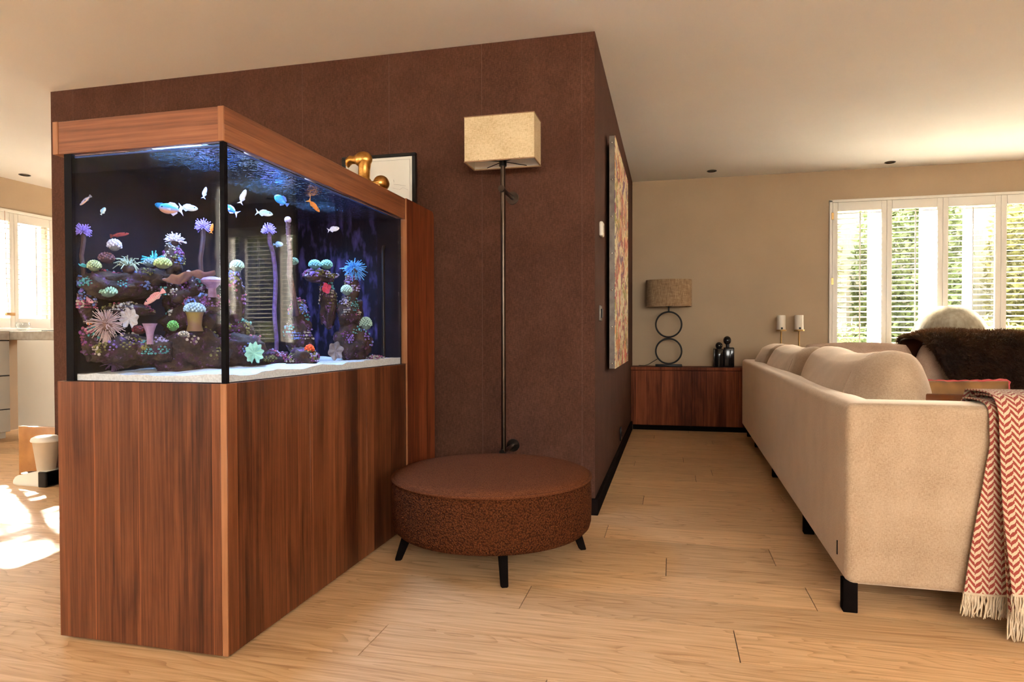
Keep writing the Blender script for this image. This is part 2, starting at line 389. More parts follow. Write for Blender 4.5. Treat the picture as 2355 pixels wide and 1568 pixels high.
# ------------------------------------------------------------------ windows: frame, panes, louvred shutters
def window(name, axis, a0, a1, z0, z1, t, n):
    """outer frame with mullions and panes in the wall opening; t is the plane, n the number of lights"""
    bm = B(); fw = .055
    def bx(p0, p1, q0, q1, d0, d1, b):
        if axis == 'x': box(b, p0, p1, t + d0, t + d1, q0, q1)
        else: box(b, t - d1, t - d0, p0, p1, q0, q1)
    bx(a0, a1, z0, z0 + fw, 0, .06, bm); bx(a0, a1, z1 - fw, z1, 0, .06, bm); bx(a0, a0 + fw, z0 + fw, z1 - fw, 0, .06, bm); bx(a1 - fw, a1, z0 + fw, z1 - fw, 0, .06, bm)
    o = struct(name, bm, m_shut); s = (a1 - a0) / n
    for i in range(1, n):
        b = B(); bx(a0 + s * i - .03, a0 + s * i + .03, z0 + fw, z1 - fw, 0, .06, b); obj('mullion', b, m_shut, o, smooth=0)
    for i in range(n):
        b = B(); bx(a0 + s * i + (.03 if i else fw), a0 + s * (i + 1) - (.03 if i < n - 1 else fw), z0 + fw, z1 - fw, .022, .030, b); obj('pane', b, m_wglass, o, smooth=0)
    return o
window('window_1', 'x', 1.53, 3.92, .46, 2.215, YB + .07, 2)
window('added_window_4', 'x', -5.8, -4.6, .9, 2.2, YB + .07, 2)  # added window out of view, there to brighten the kitchen
window('added_window_6', 'y', -1.5, 2.1, .8, 2.4, XK - .07, 3)  # added window out of view, lights the sofa side and ceiling
window('window_2', 'y', 3.52, 5.69, 1.03, 2.205, XK - .07, 2)
window('window_3', 'x', -.1, 3.9, 1.0, 2.3, YR - .12, 3)
window('window_5', 'x', -4.17, -3.3, 1.0, 2.38, YR - .12, 1)
def shutter(width, z0, z1, label, group, louvre_pitch, chord, stile, rail_t, rail_b, hinge=False):
    """a shutter leaf in its own frame: x along the leaf from 0, y towards the room negative"""
    t = thing('window_shutter', label, 'shutter', group=group)
    d = .028
    for x in (0, width - stile):
        b = B(); rbox(b, x + .001, x + stile - .001, -d, 0, z0, z1, .003, 2); obj('stile', b, m_shut, t, local=True)
    b = B(); rbox(b, stile, width - stile, -d, 0, z1 - rail_t, z1, .003, 2); obj('top_rail', b, m_shut, t, local=True)
    b = B(); rbox(b, stile, width - stile, -d, 0, z0, z0 + rail_b, .003, 2); obj('bottom_rail', b, m_shut, t, local=True)
    zz = z1 - rail_t - louvre_pitch * .5; first = None; hs = (width - 2 * stile) / 2 - .002
    while zz > z0 + rail_b + louvre_pitch * .3:
        if first is None:
            b = B(); s = 10; ring = []
            for x in (-hs, hs):
                ring.append([b.verts.new((x, math.cos(2 * PI * i / s) * chord / 2, math.sin(2 * PI * i / s) * .0048)) for i in range(s)])
            for i in range(s): b.faces.new((ring[0][i], ring[0][(i + 1) % s], ring[1][(i + 1) % s], ring[1][i]))
            b.faces.new(ring[0]); b.faces.new(ring[1])
            first = obj('louvre', b, m_shut, t, local=True, smooth=50); o = first
        else: o = copyof(first, t)
        o.location = (width / 2, -d / 2, zz); o.rotation_euler = (R(7), 0, 0); zz -= louvre_pitch
    b = B(); rbox(b, width / 2 - .005, width / 2 + .005, -d / 2 - chord / 2 - .012, -d / 2 - chord / 2 - .002, z0 + rail_b + .03, z1 - rail_t - .02, .002, 1); obj('tilt_rod', b, m_shut, t, local=True)
    if hinge:
        for z in (z1 - .13, (z0 + z1) / 2 + .13, z0 + .2):
            b = B(); rbox(b, -.012, .010, -d - .006, -d + .004, z - .033, z + .033, .002, 1); obj('hinge', b, m_brass, t, local=True)
    return t
bm = B()
for a, b_ in ((1.497, 1.523), (3.894, 3.92)): rbox(bm, a, b_, YB - .035, YB, .43, 2.245, .003)
rbox(bm, 1.497, 3.92, YB - .035, YB, 2.222, 2.247, .003); rbox(bm, 1.497, 3.92, YB - .045, YB, .41, .44, .003)
struct('trim_1', bm, m_shut, smooth=30)
ordn = ['first', 'second', 'third', 'fourth', 'fifth']
s0 = None
for i in range(5):
    lab = ['white louvred shutter leaf with hinges next to the beige wall', 'second white louvred shutter leaf from the beige wall', 'white louvred shutter leaf behind the silver dome lamp', 'white louvred shutter leaf at the right edge above the fur throw', 'white louvred shutter leaf beyond the right edge of the picture'][i]
    if i == 0:
        s = shutter(.474, .442, 2.22, lab, 'living room shutters', .050, .058, .047, .082, .1, True)
    elif i == 1:
        s = s0 = shutter(.474, .442, 2.22, lab, 'living room shutters', .050, .058, .047, .082, .1)
    else: s = copy_tree(s0, (0, 0, 0), 0, lab)
    s.location = (1.524 + .474 * i, YB - .004, 0)
bm = B(); rbox(bm, XK, XK + .035, 3.49, 5.73, 2.19, 2.222, .003); rbox(bm, XK, XK + .06, 3.47, 5.74, 1.0, 1.03, .003); rbox(bm, XK, XK + .035, 5.69, 5.72, 1.03, 2.19, .003); rbox(bm, XK, XK + .035, 3.49, 3.52, 1.03, 2.19, .003)
struct('trim_2', bm, m_shut, smooth=30)
s0 = None
for i in range(5):
    lab = ['white louvred kitchen shutter leaf nearest the brown wall', 'white louvred kitchen shutter leaf at the left picture edge', 'third white kitchen shutter leaf from the brown wall', 'fourth white kitchen shutter leaf from the brown wall', 'last white kitchen shutter leaf from the brown wall'][i]
    if i == 0: s = s0 = shutter(.434, 1.032, 2.188, lab, 'kitchen shutters', .050, .058, .045, .085, .1)
    else: s = copy_tree(s0, (0, 0, 0), 0, lab)
    s.location = (XK + .004, 5.689 - .434 * (i + 1), 0); s.rotation_euler = (0, 0, PI / 2)

# ------------------------------------------------------------------ garden outside
m_lawn = M('terrace_paving', (.56, .50, .42), (.62, .55, .46), 3, rough=.95)
bm = B(); box(bm, -40, 40, -40, 45, -.3, -.16); struct('ground', bm, m_lawn)
def leafmat(name, c):
    m, nt, N, L, bs = newmat(name); out = N['Material Output']
    oi = noise(nt, coords(nt), 3, 2); bs.inputs['Roughness'].default_value = .6
    col = ramp(nt, oi, [(.35, tuple(x * .6 for x in c)), (.65, tuple(min(1, x * 1.5) for x in c))]); L.new(col, bs.inputs['Base Color'])
    tr = nd(nt, 'ShaderNodeBsdfTranslucent'); L.new(col, tr.inputs[0]); mx = nd(nt, 'ShaderNodeMixShader'); mx.inputs[0].default_value = .45
    L.new(bs.outputs[0], mx.inputs[1]); L.new(tr.outputs[0], mx.inputs[2]); L.new(mx.outputs[0], out.inputs[0]); return m
m_leaf = [leafmat('leaf_green', (.085, .115, .040)), leafmat('leaf_yellow', (.15, .15, .045)), leafmat('leaf_dark', (.05, .07, .025)), leafmat('leaf_pale', (.16, .165, .085))]
m_bark = M('bark', (.12, .08, .05), (.2, .14, .09), 20, rough=.9)
def shrub(name, label, cat, c, rx, ry, rz, n, size, m, seed, trunk=0):
    rr = random.Random(seed); t = thing(name, label, cat, (c[0], c[1], -.16), group='garden plants')
    bm = B()
    for _ in range(n):
        while 1:
            p = Vector((rr.uniform(-1, 1), rr.uniform(-1, 1), rr.uniform(-1, 1)))
            if p.length < 1 and (p.length > .45 or rr.random() < .25): break
        p = Vector((c[0] + p.x * rx, c[1] + p.y * ry, c[2] + p.z * rz))
        if p.z < -.1: continue
        a = Vector((rr.gauss(0, 1), rr.gauss(0, 1), rr.gauss(0, .6))).normalized(); b = a.orthogonal().normalized(); s = size * rr.uniform(.6, 1.3)
        b.rotate(Matrix.Rotation(rr.uniform(0, 6.28), 3, a))
        v = [bm.verts.new(p + q) for q in (-a * s, b * s * .42, a * s, -b * s * .42)]
        bm.faces.new(v)
    o = obj('foliage', bm, m, t, smooth=0); o['kind'] = 'stuff'
    bm = B()
    for q in range(3 if trunk == 0 else 1):
        x, y = c[0] + rr.uniform(-.3, .3) * rx, c[1] + rr.uniform(-.3, .3) * ry
        tube(bm, [(x, y, -.16), (x + .05, y, c[2] * .5), (c[0], c[1], c[2])], [.05 + trunk, .04 + trunk * .8, .015], 7)
    obj('stem', bm, m_bark, t)
shrub('garden_shrub', 'green hedge shrub low behind the leftmost shutter leaf', 'shrub', (2.0, 9.6, .45), .85, .5, .75, 2600, .05, m_leaf[0], 1)
shrub('garden_shrub', 'yellow green shrub low behind the dome lamp', 'shrub', (3.95, 9.9, .45), .9, .5, .75, 2600, .05, m_leaf[1], 2)
shrub('garden_shrub', 'dark green shrub low behind the rightmost shutter leaf', 'shrub', (5.9, 9.9, .45), .9, .55, .8, 2400, .05, m_leaf[2], 3)
shrub('garden_tree', 'tall pale green hedge tree behind the leftmost shutter leaf', 'tree', (1.9, 12.4, 1.9), 1.0, .8, 2.2, 8000, .075, m_leaf[3], 4, .04)
shrub('garden_tree', 'tall dark hedge tree behind the second shutter leaf', 'tree', (4.0, 12.6, 1.9), .92, .8, 2.3, 8000, .075, m_leaf[0], 5, .04)
shrub('garden_tree', 'tall yellowish hedge tree behind the dome lamp', 'tree', (6.0, 12.4, 1.9), .92, .8, 2.2, 8000, .075, m_leaf[1], 7, .04)
shrub('garden_tree', 'tall hedge tree behind the rightmost shutter leaf', 'tree', (8.1, 12.4, 1.9), 1.0, .8, 2.2, 7000, .075, m_leaf[3], 8, .04)
shrub('garden_tree', 'sunlit tree outside the kitchen window', 'tree', (-10.6, 6.9, 4.3), 1.3, 1.6, 1.1, 1300, .13, m_leaf[1], 6, .06)
m_post = M('post_paint', (.30, .29, .27), (.34, .33, .31), 5, rough=.7)
for i, (x, lab) in enumerate(((2.32, 'white garden post outside at the right half of the leftmost shutter leaf'), (2.86, 'white garden post outside at the right half of the second shutter leaf'))):
    t = thing('garden_post', lab, 'post', (x, 8.4, -.16), group='white garden posts')
    bm = B(); rbox(bm, x - .075, x + .075, 8.33, 8.47, -.1, 2.9, .01); obj('shaft', bm, m_post, t)
    bm = B(); rbox(bm, x - .15, x + .15, 8.26, 8.54, -.16, -.0995, .01); obj('foot', bm, m_post, t)
bm = B(); box(bm, -9.6, -9.4, -1, 14, -.16, 2.5); struct('added_glare_wall', bm, m_post)  # added wall that tones down the sky glare behind the kitchen shutters
m_render = M('white_render', (.80, .79, .76), (.84, .83, .80), 4, rough=.9)
bm = B(); box(bm, -13, -9.7, -9, 4.3, -.16, 4.2); struct('added_sun_blocker', bm, m_render)  # added unseen block: keeps sun out of the left window, pale for bounce
m_backdrop = M('sky_backdrop_brown', (.20, .19, .14), (.28, .26, .19), 8, rough=.9, stretch=(6, 6, .5))
bm = B(); box(bm, -2, 12, 13.8, 13.95, -.16, 3.6); struct('added_sky_backdrop', bm, m_backdrop)  # added backdrop, keeps bright sky from showing through the hedge gaps

# ------------------------------------------------------------------ aquarium cabinet, tank and hood
AX0, AX1, AY0, AY1, AYE = -1.868, -1.258, 1.654, 2.986, 3.365
ZCAB, ZH0, ZH1 = .8095, 1.515, 1.616
cab = thing('aquarium_cabinet', 'walnut veneered cabinet with a tall end panel carrying the aquarium', 'cabinet', ((AX0 + AX1) / 2, 2.5, 0))
e = .020
bm = B(); rbox(bm, AX0 + .02, AX1 - .02, AY0 + .02, AY1 - .002, 0, .012, .002); obj('plinth', bm, m_base, cab)
bm = B(); rbox(bm, AX0 + .002, AX1 - e - .0006, AY0, AY0 + .019, .008, ZCAB - .0006, .0012, 1); obj('front_panel', bm, m_walnut, cab)
bm = B(); rbox(bm, AX1 - e, AX1, AY0 - .0005, AY0 + .0035, .008, ZCAB - .0006, .0012, 1); obj('edge_strip', bm, m_edge, cab, label='paler walnut edge strip at the near corner')
ys = [AY0 + .0036, AY0 + .455, AY0 + .905, AY1 - .001]
for a, b in zip(ys, ys[1:]):
    bm = B(); rbox(bm, AX1 - .019, AX1, a + .0005, b - .0005, .008, ZCAB - .0006, .0012, 1); obj('side_door', bm, m_walnut, cab)
bm = B(); rbox(bm, AX0, AX0 + .019, AY0 + .02, AY1, .008, ZCAB - .0006, .0012, 1); obj('kitchen_side_panel', bm, m_walnut, cab)
bm = B(); box(bm, AX0 + .02, AX1 - .02, AY0 + .02, AY1 - .001, ZCAB - .025, ZCAB - .001); obj('top_board', bm, m_walnut_d, cab, smooth=0)
# tall end column behind the tank, rounded at its far upper corner
bm = B(); prof = [(AY1, .004), (AYE, .004)]; rr = .035
prof += [(AYE - rr + rr * math.cos(a * PI / 12), ZH1 - rr + rr * math.sin(a * PI / 12)) for a in range(7)] + [(AY1, ZH1)]
for x0, x1 in ((AX0, AX1 + .008),):
    va = [bm.verts.new((x0, y, z)) for y, z in prof]; vb = [bm.verts.new((x1, y, z)) for y, z in prof]
    bm.faces.new(va); bm.faces.new(list(reversed(vb)))
    for i in range(len(prof)): bm.faces.new((va[i], vb[i], vb[(i + 1) % len(prof)], va[(i + 1) % len(prof)]))
obj('end_column', bm, m_walnut_d, cab, smooth=30)
bm = B(); rbox(bm, AX1 - .030, AX1 + .009, AY1 - .003, AY1 + .0, ZCAB + .001, ZH0, .0006, 1); obj('column_edge', bm, m_edge, cab)
bm = B(); rbox(bm, AX1 + .001, AX1 + .009, AY1 - .004, AY1 - .0005, .008, ZCAB, .0006, 1); rbox(bm, AX1 + .001, AX1 + .009, AY1 - .004, AY1 - .0005, ZH0, ZH1, .0006, 1); obj('column_edge', bm, m_edge, cab)

hood = thing('aquarium_hood', 'walnut hood on top of the aquarium hiding its lamps', 'hood', ((AX0 + AX1) / 2, 2.3, ZH0))
bm = B(); rbox(bm, AX0 - .004 + e, AX1 - e - .0005, AY0 + .001, AY0 + .02, ZH0, ZH1 - .0005, .001, 1); obj('front_board', bm, m_walnut_h, hood)
for x in (AX0 - .004, AX1 - e):
    bm = B(); rbox(bm, x, x + e, AY0 - .001, AY0 + .003, ZH0, ZH1, .001, 1); obj('edge_strip', bm, m_edge, hood)
    bm = B(); rbox(bm, x, x + e, AY0 + .0035, AY1 - .005, ZH0, ZH1, .001, 1); obj('side_board', bm, m_walnut_h, hood)
bm = B(); box(bm, AX0 + .02, AX1 - .02, AY0 + .021, AY1 - .006, ZH1 - .02, ZH1 - .001); obj('lid', bm, m_walnut_h, hood, smooth=0)
m_lamp, nt, N, L, bs = newmat('aquarium_led'); bs.inputs['Base Color'].default_value = (.1, .1, .1, 1)
bs.inputs['Emission Color'].default_value = (.42, .60, 1, 1); bs.inputs['Emission Strength'].default_value = 2.2
for y in (1.86, 2.25, 2.64):
    bm = B(); rbox(bm, -1.66, -1.44, y - .14, y + .14, ZH1 - .055, ZH1 - .022, .004); fx = obj('lamp_housing', bm, m_black, hood)
    bm = B(); box(bm, -1.64, -1.46, y - .12, y + .12, ZH1 - .058, ZH1 - .0555); obj('led_panel', bm, m_lamp, fx, smooth=0)
    l = bpy.data.lights.new('aquarium_led_light', 'AREA'); l.shape = 'RECTANGLE'; l.size = .17; l.size_y = .23; l.energy = 5; l.color = (.50, .64, 1.0)
    lo = bpy.data.objects.new('aquarium_led_light', l); C.objects.link(lo); lo.location = (-1.55, y, ZH1 - .06)

tank = thing('aquarium', 'lit glass saltwater aquarium with white sand', 'aquarium', (-1.55, 2.3, ZCAB))
TX0, TX1, TY0, TY1 = -1.832, -1.262, 1.659, 2.965; g = .010
for nm, a in (('front_pane', (TX0 + g, TX1 - g, TY0, TY0 + g)), ('side_pane', (TX1 - g, TX1, TY0 + g, TY1 - g))):
    bm = B(); box(bm, a[0], a[1], a[2], a[3], ZCAB + .001, ZH0 - .001); obj(nm, bm, m_glass, tank, smooth=0)
m_back = M('tank_backing', (.006, .005, .007), (.011, .008, .012), 9, rough=.6, spec=.1)
bm = B(); box(bm, TX0, TX0 + g, TY0 + g, TY1 - g, ZCAB + .001, ZH0 - .001); obj('back_pane', bm, m_back, tank, smooth=0)
m_enc = M('encrusted_wall', (.006, .006, .012), (.07, .05, .16), 26, 6, rough=.7, spec=.1, stretch=(1, 1, .35), lo=.5, hi=.72, bmp=(40, .6, .01))
bm = B(); box(bm, TX0 + g, TX1 - .13, TY1 - g, TY1, ZCAB + .001, ZH0 - .001); obj('end_pane', bm, m_enc, tank, smooth=0)
bm = B(); box(bm, TX1 - .13, TX1 - g, TY1 - g, TY1, ZCAB + .001, ZH0 - .001); obj('overflow_panel', bm, m_back, tank, smooth=0)
bm = B()
tube(bm, [(-1.335, 2.90, .84), (-1.335, 2.90, 1.36), (-1.335, 2.91, 1.375)], .009, 10); obj('standpipe', bm, m_black, tank)
for a in ((TX0 - .002, TX0 + .026, TY0 - .001, TY0 + .012), (TX1 - .014, TX1 + .001, TY0 - .001, TY0 + .014)):
    bm = B(); box(bm, a[0], a[1], a[2], a[3], ZCAB + .0005, ZH0 - .0005); obj('silicone_seam', bm, m_silicone, tank, smooth=0)
m_glow = M('painted_waterline_glow', (.03, .07, .26), rough=.3)  # blue painted on for the glowing waterline under the hood
bm = B(); rbox(bm, TX0 + g + .01, TX1 - g - .002, TY0 + g + .001, TY0 + g + .007, ZH0 - .0105, ZH0 - .006, .0008, 1); obj('waterline_glow_strip', bm, m_glow, tank)
bm = B(); rbox(bm, TX1 - g - .007, TX1 - g - .001, TY0 + g + .002, TY1 - .15, ZH0 - .0105, ZH0 - .006, .0008, 1); obj('waterline_glow_strip', bm, m_glow, tank)
# sand
m_sand = M('white_coral_sand', (.62, .60, .58), (.78, .76, .74), 140, 3, rough=.95, bmp=(220, .5, .003))
bm = B(); nx, ny = 26, 58; gr = []
for j in range(ny + 1):
    row = []
    for i in range(nx + 1):
        x = TX0 + g + .001 + (TX1 - TX0 - 2 * g - .002) * i / nx; y = TY0 + g + .001 + (TY1 - TY0 - 2 * g - .002) * j / ny
        z = .832 + .010 * mnoise.noise((x * 7, y * 7, 0)) + .004 * mnoise.noise((x * 25, y * 25, 3)) + .012 * (j / ny)
        row.append(bm.verts.new((x, y, z)))
    gr.append(row)
for j in range(ny):
    for i in range(nx): bm.faces.new((gr[j][i], gr[j][i + 1], gr[j + 1][i + 1], gr[j + 1][i]))
rim = gr[0] + [r[-1] for r in gr[1:]] + list(reversed(gr[-1][:-1])) + [r[0] for r in reversed(gr[1:-1])]
low = [bm.verts.new((v.co.x, v.co.y, ZCAB + .002)) for v in rim]
for i in range(len(rim)): bm.faces.new((rim[i], low[i], low[(i + 1) % len(rim)], rim[(i + 1) % len(rim)]))
o = obj('sand_bed', bm, m_sand, tank, smooth=60); o['kind'] = 'stuff'
# water surface: a rippled slab seen from below
m_water, nt, N, L, bs = newmat('water_surface'); N.remove(bs); out = N['Material Output']
gl = nd(nt, 'ShaderNodeBsdfGlossy'); gl.inputs['Roughness'].default_value = .02; gl.inputs['Color'].default_value = (.8, .95, 1, 1)
tr = nd(nt, 'ShaderNodeBsdfTransparent'); tr.inputs[0].default_value = (.80, .92, 1, 1)
mx = nd(nt, 'ShaderNodeMixShader')
gm = nd(nt, 'ShaderNodeNewGeometry'); dp = nd(nt, 'ShaderNodeVectorMath', operation='DOT_PRODUCT'); L.new(gm.outputs['Incoming'], dp.inputs[0]); L.new(gm.outputs['Normal'], dp.inputs[1])
mr = nd(nt, 'ShaderNodeMapRange', interpolation_type='SMOOTHSTEP'); L.new(math_(nt, 'ABSOLUTE', dp.outputs['Value']), mr.inputs[0])
for q_, v_ in ((1, .50), (2, .72), (3, .96), (4, .04)): mr.inputs[q_].default_value = v_
L.new(mr.outputs[0], mx.inputs[0])        # total reflection from below at a shallow angle
bp = nd(nt, 'ShaderNodeBump'); bp.inputs['Strength'].default_value = .5; bp.inputs['Distance'].default_value = .012
L.new(noise(nt, coords(nt, (1, 1.6, 1)), 38, 2, .5, .6), bp.inputs['Height']); L.new(bp.outputs[0], gl.inputs['Normal'])
L.new(tr.outputs[0], mx.inputs[1]); L.new(gl.outputs[0], mx.inputs[2]); L.new(mx.outputs[0], out.inputs[0])
bm = B(); box(bm, TX0 + g + .001, TX1 - g - .008, TY0 + g + .008, TY1 - g - .001, ZH0 - .005, ZH0 - .002); obj('water_surface', bm, m_water, tank, smooth=0)

# ------------------------------------------------------------------ reef: rocks, corals, fish (all stand inside the tank)
def clampv(v):
    return Vector((min(max(v.x, TX0 + g + .001), TX1 - g - .004), min(max(v.y, TY0 + g + .003), TY1 - g - .001), max(v.z, .822)))
def rockmat():
    m, nt, N, L, bs = newmat('live_rock'); v = coords(nt)
    a = noise(nt, v, 22, 5, .65); b = noise(nt, coords(nt, (1, 1, 1), (5, 3, 1)), 40, 4, .6)
    c1 = ramp(nt, a, [(.3, (.010, .005, .004)), (.5, (.040, .018, .012)), (.7, (.085, .045, .022))])
    c2 = ramp(nt, b, [(.5, (.055, .014, .03)), (.6, (.15, .06, .17)), (.75, (.30, .20, .42))])
    msk = ramp(nt, noise(nt, coords(nt, (1, 1, 1), (2, 8, 4)), 28, 4, .7), [(.52, (0, 0, 0)), (.60, (1, 1, 1))])
    L.new(mixc(nt, msk, c1, c2), bs.inputs['Base Color']); bs.inputs['Roughness'].default_value = .85
    bump(nt, a, .8, .008, bs); return m
m_rock = rockmat()
ENC = [M('enc_' + n_, c_, tuple(q * .5 for q in c_), 80, rough=.6) for n_, c_ in (('violet', (.30, .16, .55)), ('lilac', (.50, .40, .66)), ('blue', (.20, .28, .70)), ('rose', (.42, .08, .16)), ('olive', (.24, .20, .05)), ('cream', (.55, .45, .36)), ('teal', (.12, .42, .42)), ('plum', (.24, .05, .20)))]
ROCKS = [
 ('wide overhanging reef rock at the left of the front glass', (-1.775, 1.80, 1.115), (.07, .15, .042)),
 ('reef rock shelf left of the central pillar', (-1.765, 1.925, 1.148), (.06, .09, .035)),
 ('narrow rock spire topped by the pale tuft coral', (-1.715, 1.975, 1.215), (.03, .035, .06)),
 ('upper part of the central rock pillar under the plate corals', (-1.68, 1.99, 1.10), (.085, .085, .065)),
 ('middle of the central rock pillar', (-1.655, 2.00, 1.0), (.095, .095, .075)),
 ('broad foot of the central rock pillar', (-1.60, 1.935, .885), (.11, .105, .085)),
 ('low reef rock in front of the cave at the left', (-1.74, 1.80, .90), (.07, .13, .05)),
 ('rock in the lower left corner behind the anemone', (-1.788, 1.715, .93), (.025, .04, .06)),
 ('small rock halfway up the left edge of the tank', (-1.80, 1.70, 1.05), (.014, .03, .06)),
 ('thin ledge of rock under the hawkfish', (-1.76, 1.83, 1.035), (.05, .085, .022)),
 ('sloping ridge of rock carrying the pink vase sponge', (-1.645, 1.83, .90), (.055, .075, .045)),
 ('rounded rock near the front corner of the side glass', (-1.55, 2.11, .895), (.09, .10, .06)),
 ('upper rounded rock behind the front corner of the side glass', (-1.60, 2.16, .96), (.065, .07, .06)),
 ('lower rock of the slim pillar seen through the side glass', (-1.54, 2.50, .95), (.05, .055, .09)),
 ('upper rock of the slim pillar seen through the side glass', (-1.54, 2.50, 1.05), (.035, .04, .05)),
 ('rock shelf holding the two teal domes', (-1.48, 2.565, 1.205), (.06, .085, .028)),
 ('leaning rock arm below the teal domes', (-1.46, 2.60, 1.09), (.035, .04, .10)),
 ('upper rock of the right reef pillar', (-1.37, 2.64, 1.05), (.05, .07, .07)),
 ('broad foot of the right reef pillar', (-1.37, 2.66, .92), (.07, .09, .09)),
 ('speckled rock mound with the orange coral on the sand', (-1.375, 2.26, .860), (.05, .06, .045)),
 ('small rubble rock at the far right of the sand', (-1.32, 2.775, .838), (.035, .045, .02)),
 ('low dark rock behind the teal leaf coral', (-1.545, 2.32, .855), (.06, .08, .035)),
 ('slim rock spire under the mint white polyp ball', (-1.575, 2.125, 1.085), (.032, .032, .11)),
 ('small rock spur under the lilac toadstool coral', (-1.555, 1.945, 1.055), (.065, .05, .035)),
 ('thin rock finger under the bright blue tentacled coral', (-1.352, 2.615, 1.155), (.028, .03, .075)),
]
for i, (lab, c, r) in enumerate(ROCKS):
    t = bmesh.new(); bmesh.ops.create_icosphere(t, subdivisions=4, radius=1)
    for v in t.verts:
        n = v.co.normalized(); s = 1 + .34 * mnoise.fractal(n * 1.7 + Vector((i * 7.3, 0, 0)), .8, 2.1, 5) + .10 * mnoise.noise(n * 9 + Vector((i, 4, 0)))
        v.co = clampv(Vector(c) + Vector((n.x * r[0], n.y * r[1], n.z * r[2])) * s)
    pts = [(v.co.copy(), v.normal.copy()) for v in t.verts]
    o = obj('reef_rock', t, m_rock, smooth=180); props(o, lab, 'rock', 'live rocks of the reef')
    rk = random.Random(100 + i); cand = [p for p in pts if (p[1].z > -.2) and (p[1].y < .3 or p[1].x > .3)]
    for col in rk.sample(ENC, 4):                                  # encrusting polyps, in patches
        b = B(); seeds = [rk.choice(cand)[0] for _ in range(rk.randint(2, 4))]; near = [p for p in cand if min((p[0] - q).length for q in seeds) < .022]
        for p, nn in rk.sample(near, min(len(near), 46)): ball(b, p + nn * .001, rk.uniform(.002, .0058), 1, (1, 1, rk.uniform(.6, 1.3)))
        obj('encrusting_polyps', b, col, o)

def cm(name, c, c2=None, rough=.6, sc_=60):
    return M(name, c, c2 or tuple(x * .6 for x in c), sc_, 3, rough=rough)
def nodules(bm, c, r, n, s, squash=1.0, up=-.3, seed=0, sub=1):
    for k in range(n):
        z = 1 - 2 * (k + .5) / n
        if z < up: continue
        a = k * 2.39996 + seed; q = math.sqrt(max(0, 1 - z * z))
        p = Vector((c[0] + r * q * math.cos(a), c[1] + r * q * math.sin(a), c[2] + r * z * squash))
        ball(bm, p, s, sub)
def polyp_dome(label, c, r, col, col2, squash=.8, n=110, s=None):
    t = thing('polyp_coral', label, 'coral', (c[0], c[1], c[2] - r * .5))
    bm = B(); ball(bm, c, r * .88, 3, (1, 1, squash)); obj('base', bm, cm('coral_base', tuple(x * .35 for x in col)), t)
    bm = B(); nodules(bm, c, r * .92, n, s or r * .15, squash, -.25); obj('polyps', bm, cm('coral_polyps', col, col2, sc_=90), t)
    return t
def gonio(label, head, foot, r, col, stalk, mid=None):
    t = thing('flowerpot_coral', label, 'coral', foot)
    pts = [foot] + ([mid] if mid else []) + [head]
    full = []
    for a, b in zip(pts, pts[1:]):
        for q in range(6): full.append(Vector(a).lerp(Vector(b), q / 6))
    full.append(Vector(head)); bm = B(); tube(bm, [p + Vector((.003 * math.sin(k * 1.7), .003 * math.cos(k), 0)) for k, p in enumerate(full)], r * .34, 8); obj('stalk', bm, stalk, t)
    bm = B(); rr = random.Random(len(label))
    for k in range(70):
        z = 1 - 1.6 * (k + .5) / 70; a = k * 2.39996; q = math.sqrt(max(0, 1 - z * z)); dv = Vector((q * math.cos(a), q * math.sin(a), z))
        p0 = Vector(head) + dv * r * .35; p1 = Vector(head) + dv * r * rr.uniform(.8, 1.35)
        tube(bm, [p0, p1], [r * .04, r * .06], 5); ball(bm, p1, r * .10, 1)
    obj('polyps', bm, col, t); return t
def tentacles(label, c, r, n, m, up=.2, thick=.003, droop=.25, name='anemone', base_m=None, spread=1.0, tipm=None):
    t = thing(name, label, 'coral' if name != 'anemone' else 'anemone', (c[0], c[1], c[2] - r * .6)); rr = random.Random(len(label) * 3 + n)
    bm = B(); ball(bm, (c[0], c[1], c[2] - r * .2), r * .42, 2, (1, 1, .8)); obj('foot', bm, base_m or m, t)
    bm = B(); tips = B()
    for k in range(n):
        z = 1 - (1 - up) * (k + .5) / n * (1.6 if spread > 1 else 1.0); a = k * 2.39996 + rr.uniform(-.3, .3); q = math.sqrt(max(0, 1 - min(1, z * z)))
        dv = Vector((q * math.cos(a), q * math.sin(a), z)); ln = r * rr.uniform(.75, 1.1)
        w1 = Vector((rr.uniform(-1, 1), rr.uniform(-1, 1), rr.uniform(-1, 1))) * r * .12
        p0 = Vector(c) + dv * r * .25; p1 = Vector(c) + dv * ln * .65 + w1; p2 = Vector(c) + dv * ln + w1 * 2 - Vector((0, 0, droop * r))
        p0, p1, p2 = clampv(p0), clampv(p1), clampv(p2)
        tube(bm, [p0, p1, p2], [thick, thick * .9, thick * .6], 5)
        ball(tips, p2, thick * .9, 1)
    obj('tentacles', bm, m, t); obj('tentacle_tips', tips, tipm or m, t); return t
